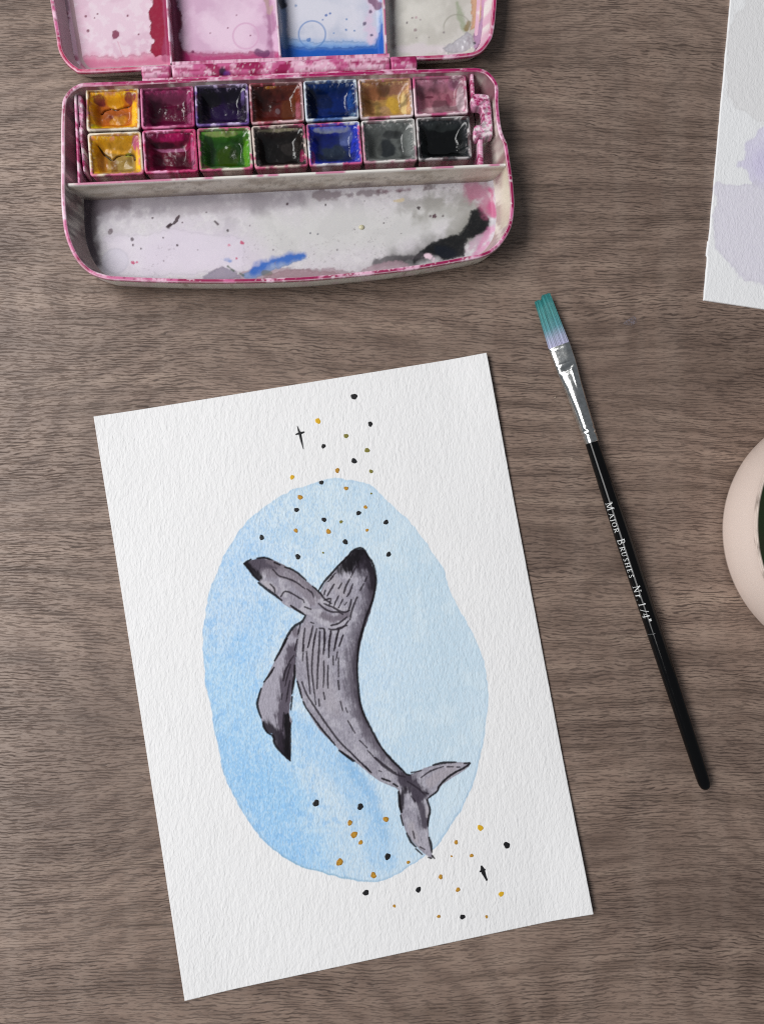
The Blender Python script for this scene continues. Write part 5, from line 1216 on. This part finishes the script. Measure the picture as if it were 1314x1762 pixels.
# bristles: a core and several hundred separate hairs round it
hair_m = attr_mat('nylon_bristles', 0.38, 0.5)
rb = random.Random(21); V, F, C = [], [], []
def bcol(f, j, q):
    c = srgb((66, 142, 142)) * (1 - sm(0.55, 0.86, f)) + srgb((186, 182, 212)) * sm(0.55, 0.86, f)
    c = c * (1 - 0.5 * sm(0.30, 0.72, f) * (1 - sm(0.68, 0.86, f))) + srgb((96, 160, 178)) * 0.5 * sm(0.30, 0.72, f) * (1 - sm(0.68, 0.86, f))
    return c * j + (srgb((30, 110, 106)) - c) * 0.25 * q * (1 - f)
NH = 1500
for h in range(NH):
    a = rb.uniform(-1, 1); bb = rb.uniform(-1, 1) * math.sqrt(max(0, 1 - abs(a) ** 3.2))
    if rb.random() < 0.55: bb = abs(bb) ** 0.35 * math.sqrt(max(0, 1 - abs(a) ** 3.2))
    # tip line: a little notch left of the middle, the right side longer
    tip = 1.35 - 1.1 * sm(-0.25, 0.15, a) + 0.25 * abs(a) + rb.uniform(-0.35, 0.6) + (0.6 if rb.random() < 0.06 else 0) + (0.5 * exp(-((a + 0.3) / 0.12) ** 2))
    w0, w1_ = 3.95, 3.15; h0, h1_ = 1.05, 0.55
    n0 = len(V); jit = rb.choice((0.42, 0.6, 0.75, 0.9, 1.0, 1.1, 1.35)); q = rb.random(); bend = rb.uniform(-0.12, 0.12)
    thick = rb.uniform(0.055, 0.085)
    for k in range(6):
        f = k / 5; s = tip + (S1 + 0.6 - tip) * f
        w = w1_ + (w0 - w1_) * f; hh = h1_ + (h0 - h1_) * f
        A = axis(np.array([s]))[0]; tk = thick * (0.45 + 0.55 * min(1, f * 3))
        P = A + sr_ * (a * w + bend * (1 - f) ** 2) + ur_ * bb * hh
        for (x_, z_) in ((1, 0), (0, 1), (-1, 0), (0, -1)):
            V.append(P + sd_ * x_ * tk + np.array([0, 0, z_ * tk])); C.append(bcol(f, jit, q))
    for k in range(5):
        for j in range(4): F.append([n0 + k * 4 + j, n0 + k * 4 + (j + 1) % 4, n0 + k * 4 + 4 + (j + 1) % 4, n0 + k * 4 + 4 + j])
    F.append([n0 + 3, n0 + 2, n0 + 1, n0])
br_ = mesh_obj('bristles', np.array(V), np.array([f for f in F if len(f) == 4]), hair_m, brush, BR_ORG, np.array(C)); br_['kind'] = 'stuff'

# ------------------------------------------------------------------ the cream pot at the right edge
pc = at(1446, 920, 0.0); PO = np.array([pc[0], pc[1], 0])
pot = thing('pot', 'round cream pot with a dark green inside, cut off at right edge', 'pot', PO)
def lathe(prof, n=160): 
    an = np.arange(n) * 2 * math.pi / n
    return loft([np.column_stack([PO[0] + r * np.cos(an), PO[1] + r * np.sin(an), np.full(n, z)]) for r, z in prof]), an
pot_out = [(44.5, 0.15), (46.6, 0.4), (47.8, 1.4), (48.2, 3.0), (48.6, 8), (49.3, 15), (49.6, 22), (50.0, 26.6), (50.1, 27.5), (50.2, 28.2), (50.3, 28.8), (50.25, 29.5), (50.05, 29.75), (49.7, 29.8), (49.3, 29.4), (49.1, 28.2)]
(V, F), an = lathe(pot_out)
C = np.tile(srgb((250, 231, 220)), (len(V), 1)); th_ = np.tile(an * 45, len(pot_out))
k = np.repeat(np.arange(len(pot_out)), len(an))
nn = fbm(th_ / 2.2, V[:, 2] / 1.4, 501, 4)
mixc(C, (186, 170, 158), 0.85 * (k >= 11))
mixc(C, (112, 98, 90), 0.8 * (k >= 9) * sm(0.53, 0.62, nn) * sm(0.40, 0.55, fbm(th_ / 11, V[:, 2] * 0, 503, 2)))
mesh_obj('wall', V, F, attr_mat('cream_glaze', 0.24, 0.5, 0.0, 300, 0.02, 0.06), pot, PO, C)
pot_in = [(49.1, 28.2), (48.6, 24), (48.0, 18), (47.0, 10), (45.0, 5), (40, 3.2), (10, 2.8), (0.2, 2.8)]
(V, F), an = lathe(pot_in)
dm, nt, b = mat('dark_green_lining'); tc = nd(nt, 'ShaderNodeTexCoord').outputs['Object']
c = ramp(nt, noise_node(nt, tc, 60, 4), [(0.35, tuple(srgb((118, 100, 78)))), (0.6, tuple(srgb((86, 116, 66))))]); nt.links.new(c, b.inputs['Base Color']); b.inputs['Roughness'].default_value = 0.5
mesh_obj('lining', V, F, dm, pot, PO)

# ------------------------------------------------------------------ small marks on the table
def fleck(name, u, v, rx, ry, rot, h, mt, lab, cat, seed):
    p = at(u, v, 0.0); n = 18; an = np.arange(n) * 2 * math.pi / n; rr = random.Random(seed); ph = [rr.uniform(0, 6) for _ in range(3)]
    k = 1 + 0.18 * np.sin(2 * an + ph[0]) + 0.14 * np.sin(3 * an + ph[1]) + 0.1 * np.sin(5 * an + ph[2])
    ca, sa = math.cos(rot), math.sin(rot); lp = []
    for f, z in ((1, 0.004), (0.92, h), (0.7, h * 1.25), (0.35, h * 0.9), (0.05, h * 0.8)):
        x, y = rx * f * k * np.cos(an), ry * f * k * np.sin(an)
        lp.append(np.column_stack([p[0] + ca * x - sa * y, p[1] + sa * x + ca * y, np.full(n, z)]))
    V, F = loft(lp, True, True)
    tag(mesh_obj(name, V, F, mt, None, (p[0], p[1], 0)), lab, cat)
def film_mat(name, rgb, alpha):
    m, nt, b = mat(name); tc = nd(nt, 'ShaderNodeTexCoord').outputs['Object']
    b.inputs['Base Color'].default_value = tuple(srgb(rgb)) + (1,); b.inputs['Roughness'].default_value = 0.3
    a = ramp(nt, noise_node(nt, tc, 1300, 3), [(0.42, (0.02,) * 3), (0.66, (alpha,) * 3)]); nt.links.new(a, b.inputs['Alpha']); return m
fleck('dried_paint_spot', 1085, 553, 2.4, 1.7, 0.3, 0.03, film_mat('lilac_film', (172, 160, 168), 0.5), 'tiny dried lilac paint splash on table near brush tip', 'paint spot', 1)
crumb = gloss_mat('pale_crumb', (160, 142, 126), 0.6)
fleck('dust_fleck', 983, 790, 0.42, 0.3, 0.5, 0.15, crumb, 'tiny pale fleck on table left of the black handle top', 'fleck', 2)
fleck('dust_fleck', 954, 684, 0.4, 0.3, 0.1, 0.12, crumb, 'tiny pale fleck on table left of the ferrule', 'fleck', 6)
